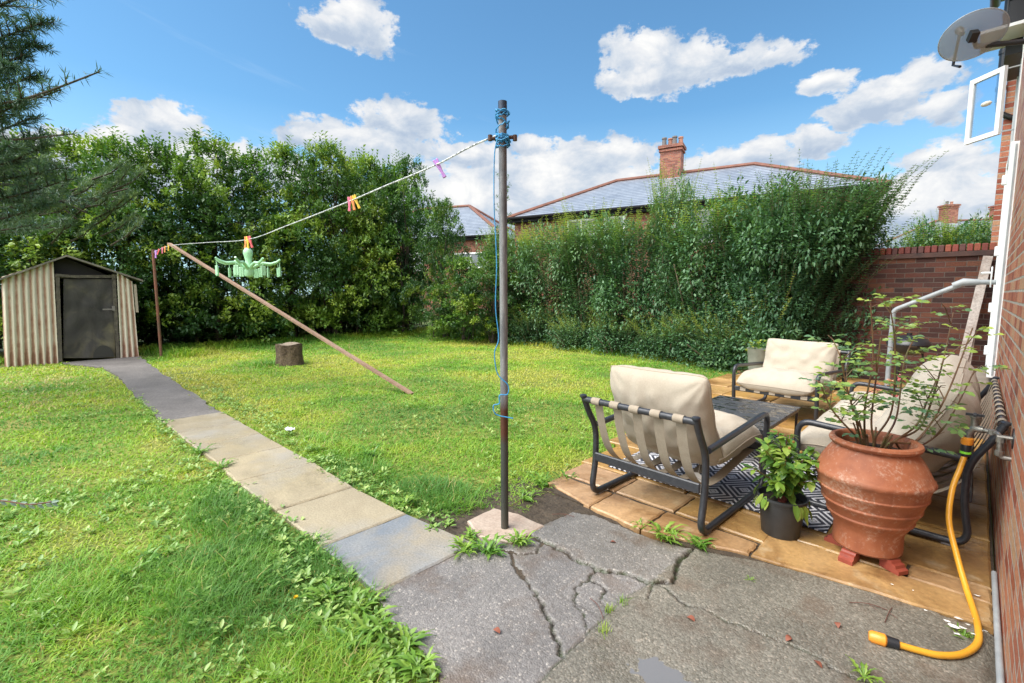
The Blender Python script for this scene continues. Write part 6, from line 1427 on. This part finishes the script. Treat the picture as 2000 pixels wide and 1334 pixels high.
def hip_house(name, label, origin, rz, L, Dp, ze, zr, chims=(), wins=(), ov=.35):
    "origin = front left corner at ground; x along the front, y to the back"
    root = thing(name, label, 'house', origin, rz)
    b = MB(); b.box((L / 2, Dp / 2, ze / 2), (L, Dp, ze)); wl = b.build('wall', nb_brick, root)
    h2 = Dp / 2; e = [(-ov, -ov, ze - .05), (L + ov, -ov, ze - .05), (L + ov, Dp + ov, ze - .05), (-ov, Dp + ov, ze - .05)]; r0, r1 = (h2, h2, zr), (L - h2, h2, zr)
    b = MB(); b.add(e + [r0, r1], [(0, 1, 5, 4), (1, 2, 5), (2, 3, 4, 5), (3, 0, 4), (3, 2, 1, 0)]); rf = b.build('roof', slates, root)
    b = MB(); b.box((L / 2, Dp / 2, ze - .16), (L + 2 * ov - .04, Dp + 2 * ov - .04, .18)); b.build('eaves', pbr('far_gutter', (.02, .02, .022), .9, spec=.1), root)
    b = MB()
    for p, q in ((r0, r1), (e[0], r0), (e[1], r1), (e[2], r1), (e[3], r0)): b.tube([Vector(p) + Vector((0, 0, .03)), Vector(q) + Vector((0, 0, .03))], .11, 6)
    b.build('ridge_tiles', ridge_m, rf)
    b = MB(); b.tube([(-ov, -ov - .06, ze - .05), (L + ov, -ov - .06, ze - .05)], .07, 6); b.build('gutter', pbr('far_gutter', (.02, .02, .022), .9, spec=.1), root)
    for (cx, cy, z0, z1, w, d, npot, ht) in chims:
        b = MB(); b.box((cx, cy, (z0 + z1) / 2), (w, d, z1 - z0)); b.box((cx, cy, z1 - .28), (w + .12, d + .12, .09)); b.box((cx, cy, z1 - .1), (w + .2, d + .2, .14)); cm = b.build('chimney', nb_brick, root)
        for k in range(npot):
            b = MB(); x = cx - w / 2 + w * (k + .5) / npot; b.lathe([(.12, z1 - .03), (.10, z1 + ht * .8), (.13, z1 + ht * .85), (.12, z1 + ht), (.07, z1 + ht)], (x, cy + (.12 if k % 2 else -.12), 0), 12); b.build('chimney_pot', pbr('pot_clay', (.33, .16, .11), .8) if k % 2 else pbr('pot_grey', (.12, .11, .11), .7), cm)
    for (wx, wz, ww, wh) in wins:
        b = MB(); y = -.03
        for dx in (-ww / 2, ww / 2): b.box((wx + dx, y, wz), (.09, .08, wh + .09))
        for dz in (-wh / 2, wh / 2): b.box((wx, y, wz + dz), (ww - .09, .078, .09))
        b.box((wx, y, wz), (.06, .07, wh - .09)); fo = b.build('window', white_pl, root); b = MB(); b.box((wx, -.005, wz), (ww - .05, .02, wh - .05)); b.build('pane', pbr('far_glass', (.10, .12, .14), .08, spec=.8), fo)
    return root
th = math.atan2(.267, .964)
hip_house('slate_roofed_house', 'brick house with a long slate hipped roof and red ridge behind the privet hedge', (-16.9, 17.1, 0), th, 14.6, 8.0, 5.2, 7.38, chims=((6.85, 3.9, 6.6, 8.75, 1.0, .8, 4, .42),), wins=((3.6, 4.2, 1.3, 1.3), (5.2, 4.2, .9, 1.3), (8.6, 4.2, 1.5, 1.3)))
o2 = at_depth(975, 600, 29); w2 = R(0)
hip_house('slate_roofed_house', 'red brick slate roofed house showing between the back trees and the grey post', (o2.x - 11.5 * math.cos(R(25)), o2.y - 11.5 * math.sin(R(25)) , 0), R(25), 11.5, 7.5, 5.0, 7.6, wins=((9.6, 3.5, 2.2, .9), (5.5, 3.5, 1.2, 1.1)))
o3 = at_depth(1775, 600, 40)
hip_house('slate_roofed_house', 'distant slate roofed house with two tall brick chimneys beyond the brick wall', (o3.x, o3.y, 0), R(36), 17, 8, 5.3, 8.0, chims=((5.0, 4.0, 7.3, 9.45, 1.05, .8, 2, .3), (9.2, 4.0, 7.3, 9.3, 1.3, .8, 3, .3)), wins=((4, 4.3, 1.2, 1.2),))
